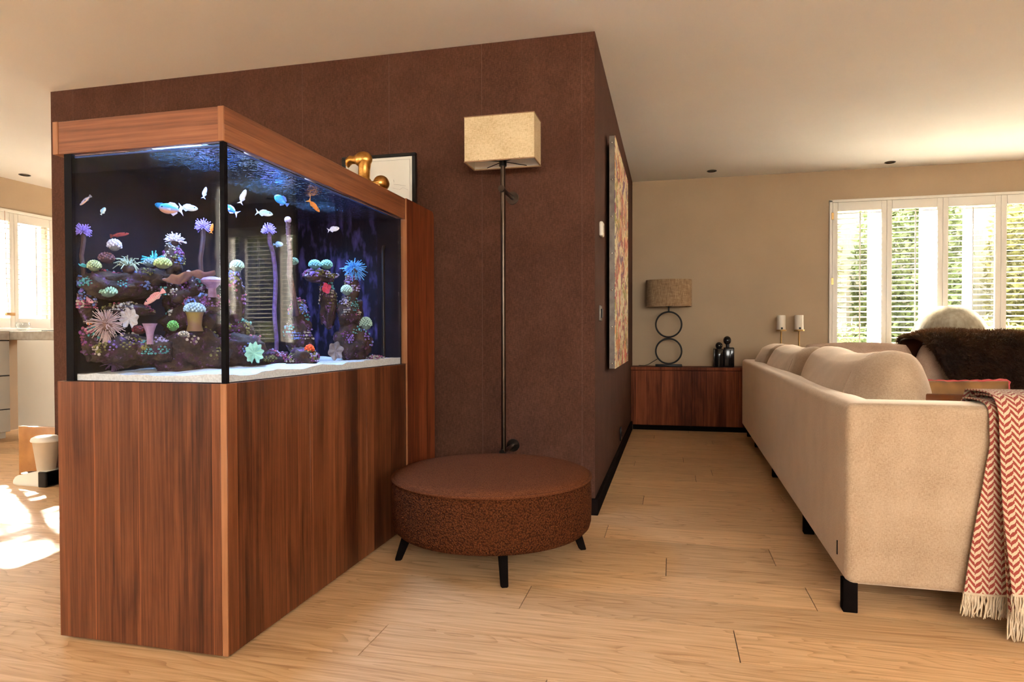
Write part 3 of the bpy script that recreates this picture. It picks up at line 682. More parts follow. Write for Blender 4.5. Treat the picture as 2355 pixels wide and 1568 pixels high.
def plate(label, c, r, m, ry=None, tilt=0, seed=0):
    bm = B(); nr, ns = 7, 40; rings = []
    for top in (1, 0):
        for j in range(nr + 1):
            q = j / nr; ring = []
            for k in range(ns):
                a = 2 * PI * k / ns; wv = 1 + .18 * math.sin(3 * a + seed) + .08 * math.sin(7 * a + seed * 2)
                x, y = q * r * wv * math.cos(a), q * (ry or r) * wv * math.sin(a)
                z = .22 * r * q * q + .10 * r * q * math.sin(5 * a + seed) + (.06 * r if top else -.06 * r - (1 - q) * r * .35) + tilt * x
                ring.append(bm.verts.new(clampv(Vector((c[0] + x, c[1] + y, c[2] + z)))))
            rings.append(ring)
    for a, b in list(zip(rings[:nr + 1], rings[1:nr + 1])) + list(zip(rings[nr + 1:], rings[nr + 2:])) + [(rings[nr], rings[-1])]:
        for k in range(ns): bm.faces.new((a[k], a[(k + 1) % ns], b[(k + 1) % ns], b[k]))
    bmesh.ops.remove_doubles(bm, verts=bm.verts, dist=1e-5)
    o = obj('plate_coral', bm, m, smooth=60); props(o, label, 'coral'); return o
def leafcoral(label, c, r, m, face, lobes=5, notch=True):
    """a folded fan of lobes standing upright; face is the unit direction it shows"""
    f = Vector(face).normalized(); s = Vector((0, 0, 1)).cross(f).normalized(); bm = B(); ns, nr = 48, 8; L_ = []
    for d in (1, -1):
        row = []
        for j in range(nr + 1):
            q = j / nr; rg = []
            for k in range(ns):
                a = 2 * PI * k / ns; rad = r * q * (1 + .12 * math.sin(lobes * 2 * a)); 
                if notch and abs(a - 1.5 * PI) < .25: rad *= .55
                p = Vector(c) + s * rad * math.cos(a) * .85 + Vector((0, 0, 1)) * rad * math.sin(a) * 1.05 + f * (q * r * .20 * math.sin(lobes * 2 * a) + q * q * r * .25 + d * .0025)
                rg.append(bm.verts.new(clampv(p)))
            row.append(rg)
        for a, b in zip(row, row[1:]):
            for k in range(ns): bm.faces.new((a[k], a[(k + 1) % ns], b[(k + 1) % ns], b[k]))
        L_.append(row[-1])
    for k in range(ns): bm.faces.new((L_[0][k], L_[0][(k + 1) % ns], L_[1][(k + 1) % ns], L_[1][k]))
    bmesh.ops.remove_doubles(bm, verts=bm.verts, dist=1e-5)
    o = obj('leaf_coral', bm, m, smooth=60); props(o, label, 'coral'); return o

PUR = cm('purple_polyps', (.42, .30, .85), (.30, .18, .60)); STALK = cm('brown_stalk', (.07, .03, .026), (.045, .02, .03))
CREAM = cm('cream_green', (.62, .72, .40), (.40, .48, .20)); MINT = cm('mint', (.45, .75, .58), (.28, .52, .40)); CYAN = cm('cyan', (.10, .62, .72), (.06, .42, .55))
PALE = cm('pale_lilac', (.72, .66, .78), (.52, .42, .55)); PINKB = cm('pink_beige', (.62, .42, .38), (.48, .30, .28)); TAN = cm('tan_plate', (.34, .19, .13), (.26, .13, .13))
BLUE = cm('electric_blue', (.12, .45, .85), (.08, .28, .62)); DRED = cm('dark_red', (.22, .02, .03), (.14, .01, .02)); GREYB = cm('grey_brown', (.26, .20, .18), (.18, .13, .13))
gonio('purple flowerpot coral at the left end of the front glass', (-1.800, 1.690, 1.279), (-1.803, 1.690, 1.13), .021, PUR, STALK)
gonio('purple flowerpot coral left of the tank corner', (-1.626, 2.019, 1.338), (-1.63, 2.01, 1.11), .024, PUR, STALK)
gonio('tall purple flowerpot coral seen through the side glass', (-1.542, 2.288, 1.364), (-1.55, 2.345, .875), .024, PUR, cm('lilac_stalk', (.15, .08, .30), (.08, .04, .12)), (-1.542, 2.33, 1.231))
polyp_dome('cream green polyp ball beside the cyan disc coral', (-1.768, 1.700, 1.170), .0205, (.70, .78, .46), (.42, .5, .22), .95)
polyp_dome('yellow green brain dome below the pale tuft coral', (-1.617, 1.818, 1.186), .027, (.72, .78, .36), (.40, .5, .16), .72)
polyp_dome('mint green dome on the rock above the anemone', (-1.738, 1.721, 1.090), .0265, (.52, .78, .58), (.3, .5, .36), .75)
polyp_dome('grey blue dome beside the yellow green brain dome', (-1.686, 1.839, 1.192), .020, (.38, .55, .66), (.25, .35, .5), .8, 70)
polyp_dome('white spotted blue dome on a tan stalk near the corner', (-1.529, 1.857, 1.036), .034, (.62, .78, .84), (.2, .3, .4), .68, 120, .0042)
bm = B(); lathe(bm, [(.026, 0), (.021, .02), (.024, .05), (.028, .062)], 20, (-1.529, 1.857, .965)); o = obj('stalk_sponge', bm, cm('tan_stalk', (.20, .10, .06), (.24, .16, .035), sc_=30)); props(o, 'tan stalk sponge under the white spotted dome', 'sponge')
polyp_dome('small bright green polyp cluster beside the central pillar', (-1.561, 1.796, .981), .017, (.25, .70, .16), (.12, .4, .08), 1.1, 60)
polyp_dome('small cream coral cluster low on the central pillar', (-1.515, 1.789, .955), .0165, (.70, .60, .44), (.5, .4, .28), .6, 40)
polyp_dome('white and lilac tuft on the brown mound at the left', (-1.737, 1.747, 1.240), .020, (.72, .72, .86), (.5, .42, .55), 1.0, 60, .005)
polyp_dome('brown mound with violet rim at the left', (-1.754, 1.733, 1.198), .024, (.26, .12, .18), (.16, .07, .06), .8, 80)
polyp_dome('dark red mushroom cluster beside the pink vase sponge', (-1.693, 1.799, .968), .023, (.26, .015, .025), (.16, .01, .02), .65, 50)
polyp_dome('teal dome on the rock shelf, left of the pair', (-1.473, 2.516, 1.250), .026, (.34, .74, .78), (.2, .5, .62), .85, 90)
polyp_dome('teal dome on the rock shelf, right of the pair', (-1.444, 2.562, 1.254), .026, (.40, .78, .62), (.22, .52, .5), .85, 90)
polyp_dome('mint white polyp ball in front of the reflected shutters', (-1.542, 2.094, 1.204), .025, (.66, .84, .66), (.4, .6, .45), .9)
polyp_dome('pale green ball coral at the top of the right pillar', (-1.346, 2.555, 1.142), .024, (.62, .80, .66), (.4, .55, .42), 1.0)
polyp_dome('pale green ball coral low on the right pillar', (-1.312, 2.665, 1.000), .028, (.56, .72, .56), (.34, .48, .36), 1.15)
polyp_dome('small mint coral beside the pink rope sponge', (-1.486, 2.378, 1.25), .018, (.35, .6, .5), (.2, .38, .3), .9, 60)
tentacles('pale tuft coral on top of the narrow spire', (-1.646, 1.907, 1.272), .030, 90, PALE, .05, .0022, .1, 'tuft_coral', STALK)
tentacles('long pale green tentacled coral on the left shelf', (-1.735, 1.80, 1.178), .046, 36, cm('pale_green_tentacle', (.42, .48, .34), (.3, .34, .26)), .1, .0022, .35, 'tentacle_coral', STALK)
tentacles('cyan tentacled coral behind the brain dome', (-1.696, 1.863, 1.196), .038, 40, CYAN, .1, .0026, .2, 'tentacle_coral', STALK)
tentacles('large pink beige anemone at the lower left', (-1.738, 1.712, .990), .050, 230, PINKB, -.7, .0016, .05, 'anemone', cm('anemone_foot', (.30, .14, .10)), 1.2, cm('anemone_tip', (.72, .60, .52)))
tentacles('bright blue tentacled coral high on the right pillar', (-1.335, 2.60, 1.238), .046, 120, BLUE, -.2, .0024, .15, 'tentacle_coral', STALK, 1.2)
tentacles('spiny dark purple urchin on the sand at the left', (-1.744, 1.745, .868), .030, 120, cm('urchin', (.12, .05, .12), (.07, .03, .07)), -.5, .0012, 0, 'sea_urchin', None, 1.2)
o = plate('cyan disc coral at the left edge of the reef', (-1.793, 1.689, 1.171), .015, CYAN, .02)
plate('tan plate coral, the upper one on the central pillar', (-1.576, 1.950, 1.160), .040, TAN, .045, seed=1)
plate('tan ruffled plate coral, the lower one on the central pillar', (-1.602, 1.873, 1.138), .040, TAN, .04, .25, seed=3)
t = thing('toadstool_coral', 'lilac toadstool coral at the tank corner', 'coral', (-1.514, 1.924, 1.09))
bm = B(); lathe(bm, [(.014, -.03), (.012, 0), (.022, .012), (.034, .02), (.036, .028), (.028, .036), (.01, .04)], 24, (-1.514, 1.924, 1.11)); obj('cap', bm, cm('lilac_cap', (.30, .17, .32), (.22, .11, .2)), t)
t = thing('vase_sponge', 'pink vase sponge standing on the sloping ridge', 'sponge', (-1.605, 1.747, .93))
bm = B(); lathe(bm, [(.010, -.03), (.009, -.01), (.012, .01), (.018, .028), (.022, .036), (.020, .036), (.012, .018), (.004, .005)], 24, (-1.605, 1.747, .953), cap=True); obj('cup', bm, cm('pink_sponge', (.36, .22, .36), (.28, .15, .22)), t)
leafcoral('cream heart shaped folded coral above the red mushrooms', (-1.709, 1.775, 1.006), .030, cm('cream_fold', (.62, .56, .54), (.45, .36, .34)), (.62, -.78, .1), 4)
leafcoral('teal ruffled leaf coral standing on the sand near the corner', (-1.400, 1.989, .889), .034, MINT, (.62, -.78, .1), 5)
leafcoral('grey brown fan coral standing on the sand behind the mound', (-1.40, 2.554, .883), .036, GREYB, (.6, -.8, 0), 3, False)
polyp_dome('grey pink knobbly coral at the foot of the right pillar', (-1.385, 2.64, .862), .034, (.36, .24, .24), (.24, .16, .18), 1.0, 80)
t = thing('rope_sponge', 'slender pink rope sponge seen through the side glass', 'sponge', (-1.49, 2.38, 1.05))
bm = B(); pts = [(-1.528, 2.462, 1.04), (-1.498, 2.40, 1.08), (-1.488, 2.37, 1.13), (-1.495, 2.36, 1.20), (-1.488, 2.355, 1.28), (-1.49, 2.345, 1.36), (-1.488, 2.34, 1.405)]; tube(bm, pts, [.013, .012, .011, .011, .010, .009, .009], 8)
rr = random.Random(4)
for a, b in zip(pts, pts[1:]):
    for q in range(14):
        p = Vector(a).lerp(Vector(b), q / 14); ang = rr.uniform(0, 6.28); ball(bm, p + Vector((math.cos(ang), math.sin(ang), 0)) * .010, .0028, 1)
obj('rope', bm, cm('rope_pink', (.13, .055, .06), (.08, .03, .04)), t)
bm = B(); ball(bm, (-1.488, 2.34, 1.412), .014, 2); obj('tip', bm, cm('rope_tip', (.62, .45, .66)), t)
polyp_dome('bright orange red coral on the speckled mound', (-1.345, 2.255, .895), .017, (.95, .14, .02), (.7, .06, .01), 1.15, 40, .005)
leafcoral('red sponge hanging under the teal dome shelf', (-1.436, 2.545, 1.152), .021, cm('red_sponge', (.62, .05, .10), (.45, .03, .08)), (.6, -.8, 0), 2, False)

# fish: body, fins, eye; local x is forward, z up
m_eye = M('fish_eye', (.01, .01, .012), rough=.1)
def fish(label, c, half, heading, pitch, col, tailcol=None, depth=.42, fork=True, belly=None, bands=None):
    """half = half length in metres; heading in the picture plane: +1 swims to the right, -1 to the left"""
    t = thing('fish', label, 'fish', c, group='fish in the aquarium')
    ax = Vector((.95, .30, 0)) * heading; rzz = math.atan2(ax.y, ax.x)
    t.rotation_euler = Matrix.Rotation(rzz, 3, 'Z').to_4x4().to_3x3().to_euler() if pitch == 0 else (Matrix.Rotation(rzz, 3, 'Z') @ Matrix.Rotation(-R(pitch), 3, 'Y')).to_euler()
    m, nt, N, L, bs = newmat('fish_skin'); bs.inputs['Roughness'].default_value = .35
    sx = nd(nt, 'ShaderNodeSeparateXYZ'); tc = nd(nt, 'ShaderNodeTexCoord'); L.new(tc.outputs['Object'], sx.inputs[0])
    zf = math_(nt, 'ADD', math_(nt, 'DIVIDE', sx.outputs[2], half * depth * 2), .5)
    cc = ramp(nt, zf, [(.30, belly or col), (.62, col)])
    if bands:
        f = math_(nt, 'FRACT', math_(nt, 'MULTIPLY', sx.outputs[0], bands[1] / half)); cc = mixc(nt, math_(nt, 'LESS_THAN', f, bands[2]), cc, bands[0])
    L.new(cc, bs.inputs['Base Color'])
    bm = B(); n, s = 13, 12; rings = []
    for i in range(n):
        u = i / (n - 1); x = half * (.98 - 1.62 * u); h = half * depth * (math.sin(PI * min(1, u * .93 + .045)) ** .75) * (1 - .25 * u)
        if i == 0: h = half * .05
        if i == n - 1: h = half * .11
        rings.append([bm.verts.new((x, h * .42 * math.cos(2 * PI * k / s), h * math.sin(2 * PI * k / s) * (1.0 if math.sin(2 * PI * k / s) > 0 else .95))) for k in range(s)])
    for a, b in zip(rings, rings[1:]):
        for k in range(s): bm.faces.new((a[k], a[(k + 1) % s], b[(k + 1) % s], b[k]))
    bm.faces.new(rings[0]); bm.faces.new(rings[-1]); obj('body', bm, m, t, local=True, smooth=80)
    tm = cm('fish_fin', tailcol or col, tailcol or col)
    def fin(nm, poly):
        b = B(); va = [b.verts.new((x * half, .012 * half, z * half)) for x, z in poly]; vb = [b.verts.new((x * half, -.012 * half, z * half)) for x, z in poly]
        b.faces.new(va); b.faces.new(list(reversed(vb)))
        for k in range(len(poly)): b.faces.new((va[k], vb[k], vb[(k + 1) % len(poly)], va[(k + 1) % len(poly)]))
        obj(nm, b, tm, t, local=True, smooth=0)
    if fork: fin('tail_fin', [(-.60, .08), (-.78, .16), (-1.05, .42), (-.90, .06), (-.86, 0), (-.90, -.06), (-1.05, -.42), (-.78, -.16), (-.60, -.08)])
    else: fin('tail_fin', [(-.60, .08), (-.98, .24), (-1.02, 0), (-.98, -.24), (-.60, -.08)])
    fin('dorsal_fin', [(.35, depth * .72), (.15, depth * 1.12), (-.25, depth * 1.08), (-.58, depth * .55), (-.5, depth * .25), (0, depth * .6)])
    fin('anal_fin', [(.0, -depth * .7), (-.25, -depth * 1.05), (-.56, -depth * .5), (-.48, -depth * .2)])
    b = B(); ball(b, (half * .66, -half * depth * .27, half * .10), half * .065, 1); ball(b, (half * .66, half * depth * .27, half * .10), half * .065, 1); obj('eye', b, m_eye, t, local=True)
    b = B()
    for sgn in (-1, 1):
        v = [b.verts.new((half * x, sgn * half * (depth * .36 + y), half * z)) for x, y, z in ((.25, 0, -.02), (-.1, .1, .06), (-.12, .1, -.14))]; b.faces.new(v)
    obj('pectoral_fin', b, tm, t, local=True, smooth=0)
    return t
WB = (.55, .72, .86)
fish('slim orange and white wrasse tilted head down at the far left', (-1.788, 1.690, 1.376), .023, -1, -42, (.55, .5, .75), (.2, .2, .3), .26, False, (.75, .45, .3))
fish('tiny pale blue fish facing us at the upper left', (-1.747, 1.715, 1.345), .0135, 1, 60, (.25, .6, .85), (.6, .75, .8), .55, False, (.7, .78, .75))
fish('large blue fish with orange belly and forked white tail', (-1.581, 1.815, 1.362), .040, -1, 8, (.05, .28, .75), (.5, .5, .85), .50, True, (.55, .28, .2))
fish('dim blue fish behind the large orange bellied one', (-1.735, 1.946, 1.403), .024, -1, 20, (.03, .22, .45), None, .5)
fish('pale blue chromis right of the orange bellied fish', (-1.541, 1.847, 1.370), .031, 1, -6, (.40, .62, .88), (.6, .7, .9), .38, True, (.75, .8, .82))
fish('small lilac chromis hanging head up beside the tank corner', (-1.528, 1.909, 1.432), .020, 1, 76, (.45, .52, .9), None, .36)
fish('slim dark red fish above the white tuft', (-1.744, 1.775, 1.279), .030, 1, 8, (.30, .045, .045), (.15, .03, .03), .24, False)
fish('red checkered hawkfish resting on the ledge', (-1.636, 1.801, 1.075), .040, -1, -36, (.72, .20, .18), (.7, .3, .3), .30, False, (.75, .35, .28), ((.55, .45, .5), 7, .22))
fish('pink mirror image of the checkered hawkfish at the left edge of the tank', (-1.795, 1.690, 1.067), .030, 1, -25, (.62, .22, .30), (.6, .3, .3), .30, False, (.7, .32, .3), ((.5, .4, .5), 7, .22))  # modelled as a fish, stands for the hawkfish's reflection in the pane
fish('tiny clownfish beside the anemone', (-1.779, 1.693, .990), .013, -1, 0, (.9, .22, .03), (.05, .03, .02), .5, False, None, ((.85, .85, .85), 1.6, .32))
fish('pale green fish half hidden behind the spire tuft', (-1.735, 2.004, 1.297), .025, 1, 0, (.30, .38, .34), None, .42)
fish('orange fish swimming at the tank corner', (-1.514, 1.925, 1.314), .017, 1, 80, (.9, .25, .03), None, .34)
fish('lilac white chromis hanging head up at the side glass', (-1.434, 1.983, 1.429), .027, 1, 68, (.58, .62, .92), (.6, .6, .85), .36, True, (.75, .75, .85))
fish('refracted second image of the large blue fish close behind the front corner', (-1.50, 2.000, 1.393), .034, -1, 32, (.04, .22, .80), (.5, .48, .9), .36)  # modelled as a fish, stands for the orange bellied one seen by refraction
fish('pale blue white chromis in the middle of the side glass', (-1.434, 2.105, 1.394), .031, 1, -8, (.45, .68, .9), (.65, .78, .9), .38, True, (.78, .85, .85))
fish('bright blue tang high behind the side glass', (-1.434, 2.212, 1.461), .031, -1, 35, (.05, .36, .95), (.1, .2, .6), .58, False, (.06, .42, .95))
fish('bright orange anthias diving to the right', (-1.407, 2.399, 1.476), .034, 1, -48, (.95, .25, .02), (.9, .3, .05), .28)
fish('small pearl white fish below the reflected lamp', (-1.375, 2.499, 1.395), .025, 1, 12, (.80, .78, .82), (.7, .65, .8), .46)
fish('grey blue fish in front of the reflected shutters', (-1.650, 2.520, 1.344), .021, 1, 0, (.30, .40, .48), None, .6, False)

# ------------------------------------------------------------------ things on and beside the aquarium
t = thing('gold_bird_figurine', 'gilded bird figurine standing on the aquarium hood', 'figurine', (-1.47, 3.09, ZH1))
bx, by, bz = -1.530, 3.09, 1.850
bm = B(); tube(bm, [(-1.465, by, 1.678), (-1.49, by, 1.69), (-1.515, by, 1.715), (-1.527, by, 1.75), (-1.524, by, 1.80), (-1.520, by, 1.84), (-1.528, by, 1.868)], [.048, .046, .040, .031, .030, .033, .020], 20); obj('neck', bm, m_gold, t)
bm = B(); ball(bm, (bx, by, bz), .043, 3, (1.15, .85, .95)); obj('head', bm, m_gold, t)
bm = B(); tube(bm, [(bx - .025, by, bz + .002), (bx - .050, by, bz), (bx - .068, by, bz + .002), (bx - .080, by, bz - .006), (bx - .085, by, bz - .024), (bx - .083, by, bz - .036)], [.030, .021, .023, .022, .014, .004], 14); obj('beak', bm, m_gold, t)
for s in (-1, 1):
    bm = B(); ball(bm, (bx - .004, by + s * .029, bz + .006), .007, 1); tube(bm, [(bx - .004 + .017 * math.cos(q * PI / 6), by + s * .027, bz + .006 + .015 * math.sin(q * PI / 6)) for q in range(12)], .0026, 6, True); obj('eye', bm, m_gold, t)
bm = B(); puff(bm, .080, .055, .050, 1, 8, None, Matrix.Translation((-1.465, by, 1.676)) @ Matrix.Rotation(.30, 4, 'Y')); obj('body', bm, m_gold, t)
for s in (-1, 1):
    for k in range(7):
        bm = B(); z = 1.735 - k * .006; tube(bm, [(-1.50 + k * .008, by + s * .050, z - .05), (-1.465 + k * .009, by + s * .052, z - .02), (-1.425 + k * .003, by + s * .044, z - .012 - k * .004)], [.006, .009, .004], 6); obj('feather', bm, m_gold, t)
bm = B(); puff(bm, .040, .048, .040, 1, 5, None, Matrix.Translation((-1.430, by, 1.722))); obj('tail', bm, m_gold, t)

t = thing('framed_drawing', 'faint pencil drawing in a black frame leaning on the brown wall', 'picture', (-1.54, 3.31, ZH1))
fx0, fx1, fz0, fz1, fy = -1.757, -1.325, ZH1 + .001, 1.927, 3.30
for nm, a in (('frame_bar', (fx0, fx1, fz1 - .017, fz1)), ('frame_bar', (fx0, fx1, fz0, fz0 + .017)), ('frame_bar', (fx0, fx0 + .020, fz0 + .017, fz1 - .017)), ('frame_bar', (fx1 - .020, fx1, fz0 + .017, fz1 - .017))):
    bm = B(); rbox(bm, a[0], a[1], fy - .012, fy + .014, a[2], a[3], .0015, 1); obj(nm, bm, m_black, t)
bm = B(); box(bm, fx0 + .02, fx1 - .02, fy - .002, fy + .008, fz0 + .017, fz1 - .017); obj('mat_board', bm, m_paper, t, smooth=0)
bm = B(); y = fy - .0028; q = .016
for a in ((fx0 + .02 + q, fx1 - .02 - q, fz1 - .017 - q, fz1 - .017 - q + .0012), (fx1 - .02 - q, fx1 - .02 - q + .0013, fz0 + .03, fz1 - .017 - q), (fx0 + .02 + q, fx0 + .0213 + q, fz0 + .03, fz1 - .017 - q)): box(bm, a[0], a[1], y, y + .001, a[2], a[3])
tube(bm, [(-1.455, y, 1.765), (-1.42, y, 1.760), (-1.385, y, 1.752)], .0007, 4); tube(bm, [(-1.46, y, 1.745), (-1.42, y, 1.735), (-1.40, y, 1.745), (-1.37, y, 1.73)], .0005, 4); tube(bm, [(-1.455, y, 1.79), (-1.452, y, 1.775)], .0007, 4)
obj('printed_lines', bm, m_ink, t, smooth=0)

# ------------------------------------------------------------------ wall lamp
PX, PY = -.828, 3.232
t = thing('wall_lamp', 'tall bronze pole wall lamp with rectangular linen shade', 'lamp', (PX, YW, 1.0))
bm = B(); tube(bm, [(PX, PY, .335), (PX, PY, 1.93)], .0125, 16); obj('pole', bm, m_steel, t)
for z in (1.687, .352):
    bm = B(); tube(bm, [(PX, PY - .022, z), (PX, YW - .012, z)], .0105, 14); arm = obj('bracket', bm, m_steel, t)
    bm = B(); tube(bm, [(PX, PY - .036, z), (PX, PY - .018, z)], .0165, 18); obj('knob', bm, m_steel, arm)
    bm = B(); tube(bm, [(PX, YW - .013, z), (PX, YW - .0015, z)], .034, 28); obj('wall_disc', bm, m_steel, arm)
sx0, sx1, sy0, sy1, sz0, sz1 = -1.006, -.649, 3.150, 3.318, 1.818, 2.041; th = .004
for a in ((sx0, sx1, sy0, sy0 + th), (sx0, sx1, sy1 - th, sy1), (sx0, sx0 + th, sy0 + th, sy1 - th), (sx1 - th, sx1, sy0 + th, sy1 - th)):
    bm = B(); box(bm, a[0], a[1], a[2], a[3], sz0, sz1); sh = obj('shade_panel', bm, m_linen, t, smooth=0)
bm = B(); i = .0045
for a in ((sx0 + i, sx1 - i, sy1 - i - .001, sy1 - i), (sx0 + i, sx1 - i, sy0 + i, sy0 + i + .001), (sx0 + i, sx0 + i + .001, sy0 + i, sy1 - i), (sx1 - i - .001, sx1 - i, sy0 + i, sy1 - i)): box(bm, a[0], a[1], a[2], a[3], sz0 + .004, sz1 - .004)
obj('lining', bm, m_inside, t, smooth=0)
bm = B()
for p, q in (((sx0, sy0), (sx1, sy0)), ((sx1, sy0), (sx1, sy1)), ((sx1, sy1), (sx0, sy1)), ((sx0, sy1), (sx0, sy0))):
    tube(bm, [(p[0], p[1], sz0), (q[0], q[1], sz0)], .0035, 6); tube(bm, [(p[0], p[1], sz1), (q[0], q[1], sz1)], .0025, 6)
obj('edge_trim', bm, M('shade_trim', (.30, .17, .09), rough=.8), t)
bm = B()
for p in ((sx0, sy0), (sx1, sy0), (sx0, sy1), (sx1, sy1)): tube(bm, [(PX, PY, sz0 + .012), (PX + (p[0] - PX) * .6, p[1] - (.0 if p[1] < PY else .003), sz0 + .006)], .0022, 6)
obj('spider', bm, m_black, t)
bm = B(); tube(bm, [(PX, PY, sz0 - .012), (PX, PY, sz0 + .07)], .019, 16); obj('socket', bm, m_black, t)

# ------------------------------------------------------------------ things on the right side of the brown wall
def painting_mat():
    m, nt, N, L, bs = newmat('abstract_painting'); v = coords(nt, (1, 1, 1)); vs_ = coords(nt, (1, .5, .8))
    n1 = noise(nt, vs_, 7, 6, .7, .8); n2 = noise(nt, coords(nt, (1, .5, .8), (3, 1, 7)), 8, 5, .7, 1.2); n3 = noise(nt, coords(nt, (1, .5, .8), (9, 4, 2)), 9, 5, .7, .8); n4 = noise(nt, coords(nt, (1, .5, .8), (1, 14, 6)), 8.5, 5, .7, 1)
    c = ramp(nt, n1, [(.35, (.70, .46, .20)), (.5, (.90, .80, .55)), (.62, (.80, .52, .18))])
    for nn, col, a, b in ((n2, (.42, .03, .03), .52, .55), (n3, (.16, .04, .14), .56, .59), (n4, (.34, .28, .03), .55, .59), (n1, (.75, .25, .03), .58, .61), (n2, (.06, .02, .02), .61, .64), (n3, (.70, .08, .04), .42, .39)):
        f = ramp(nt, nn, [(a, (0, 0, 0)), (b, (1, 1, 1))]) if a < b else ramp(nt, nn, [(b, (1, 1, 1)), (a, (0, 0, 0))])
        c = mixc(nt, f, c, col)
    L.new(c, bs.inputs['Base Color']); bs.inputs['Roughness'].default_value = .45; bump(nt, n2, .5, .006, bs); return m
t = thing('abstract_painting', 'large red and cream abstract painting with nailed metal edge', 'painting', (-.36, 4.6, .75))
bm = B(); box(bm, -.362, -.329, 4.03, 5.25, .748, 2.150); obj('canvas', bm, M('canvas_edge', (.3, .24, .18), rough=.9), t, smooth=0)
bm = B(); box(bm, -.3288, -.3265, 4.021, 5.259, .742, 2.157); obj('painted_face', bm, painting_mat(), t, smooth=0)
for a in ((4.019, 4.0296, .742, 2.157), (5.2504, 5.261, .742, 2.157)):
    bm = B(); rbox(bm, -.363, -.3288, a[0], a[1], a[2], a[3], .0015, 1); strip = obj('metal_strip', bm, m_lead, t)
    for k in range(7):
        z = .775 + k * .2235; bm = B(); ball(bm, (-.347, a[0] if a[0] < 4.5 else a[1], z), .0055, 2, (1, .6, 1)); obj('nail', bm, m_chrome, strip)
for a in ((.742, .7475), (2.1515, 2.157)):
    bm = B(); box(bm, -.363, -.3288, 4.031, 5.249, a[0], a[1]); obj('metal_strip', bm, m_lead, t, smooth=0)
bm = B()
for z in (1.9, 1.0): box(bm, XW, -.362, 4.4, 4.9, z, z + .04)
obj('hanger', bm, m_black, t, smooth=0)
t = thing('thermostat', 'round edged white thermostat on the brown wall beside the painting', 'thermostat', (XW, 3.70, 1.54))
bm = B(); rbox(bm, XW, XW + .022, 3.655, 3.735, 1.499, 1.581, .009, 4); obj('case', bm, m_plastic, t)
bm = B(); rbox(bm, XW + .0215, XW + .0235, 3.675, 3.715, 1.520, 1.560, .0008, 1); obj('display', bm, M('grey_display', (.35, .31, .26), rough=.3), t)
t = thing('light_switch', 'bronze switch plate with dark rocker on the brown wall', 'switch', (XW, 3.68, 1.07))
bm = B(); rbox(bm, XW, XW + .010, 3.64, 3.725, 1.027, 1.112, .003, 2); obj('plate', bm, m_lead, t)
bm = B(); rbox(bm, XW + .0098, XW + .017, 3.66, 3.705, 1.045, 1.095, .002, 1); obj('rocker', bm, m_black, t)
t = thing('wall_socket', 'black wall socket low on the brown wall', 'socket', (XW, 5.23, .17))
bm = B(); rbox(bm, XW, XW + .010, 5.18, 5.28, .115, .215, .003, 2); obj('plate', bm, m_black, t)
bm = B(); lathe(bm, [(.024, 0), (.024, .004), (.02, .004), (.019, .001)], 20); bmesh.ops.transform(bm, matrix=Matrix.Translation((XW + .0095, 5.23, .165)) @ Matrix.Rotation(PI / 2, 4, 'Y'), verts=bm.verts); obj('outlet', bm, m_blackgloss, t)

# ------------------------------------------------------------------ ottoman
OC = (-.745, 2.705); OR = .425
t = thing('ottoman', 'round dark brown boucle ottoman on black legs', 'ottoman', (OC[0], OC[1], 0))
bm = B(); prof = [(.30, .128), (OR - .045, .128), (OR - .022, .134), (OR - .008, .148), (OR - .002, .17), (OR, .22), (OR, .29), (OR - .003, .335), (OR - .008, .351)]
lathe(bm, prof, 96); obj('side', bm, m_bouc, t, local=True, smooth=180)
bm = B(); lathe(bm, [(OR - .008, .351), (OR - .010, .359), (OR - .022, .368), (OR - .06, .374), (OR - .15, .379), (.12, .382), (.01, .383)], 96, cap=True); obj('seat_top', bm, m_boucT, t, local=True, smooth=180)
bm = B(); tube(bm, [((OR - .004) * math.cos(2 * PI * k / 96), (OR - .004) * math.sin(2 * PI * k / 96), .353) for k in range(96)], .0070, 6, True); obj('piping', bm, m_boucT, t, local=True)
for fx, fy in ((-1.118, 2.562), (-.608, 2.378), (-.377, 2.877), (-.885, 3.06)):
    d = Vector((fx - OC[0], fy - OC[1], 0)); u = d.normalized(); p1 = Vector((fx - OC[0], fy - OC[1], 0)); p0 = p1 - u * .055 + Vector((0, 0, .148))
    s = Vector((-u.y, u.x, 0)); bm = B(); rg = []
    for p, wd, dp in ((p1, .014, .014), (p0, .018, .024)):
        rg.append([bm.verts.new(p + s * a * wd + u * b * dp) for a, b in ((-1, -1), (1, -1), (1, 1), (-1, 1))])
    for k in range(4): bm.faces.new((rg[0][k], rg[0][(k + 1) % 4], rg[1][(k + 1) % 4], rg[1][k]))
    bm.faces.new(rg[0]); bm.faces.new(rg[1]); bmesh.ops.bevel(bm, geom=list(bm.edges), offset=.003, segments=2, affect='EDGES')
    lg = obj('leg', bm, m_blackwood, t, local=True)
    bm = B(); p = p0 * .85 + p1 * .15; ball(bm, p + u * .012, .012, 1, (1, 1, .5)); obj('fixing_plate', bm, m_lead, lg, local=True)

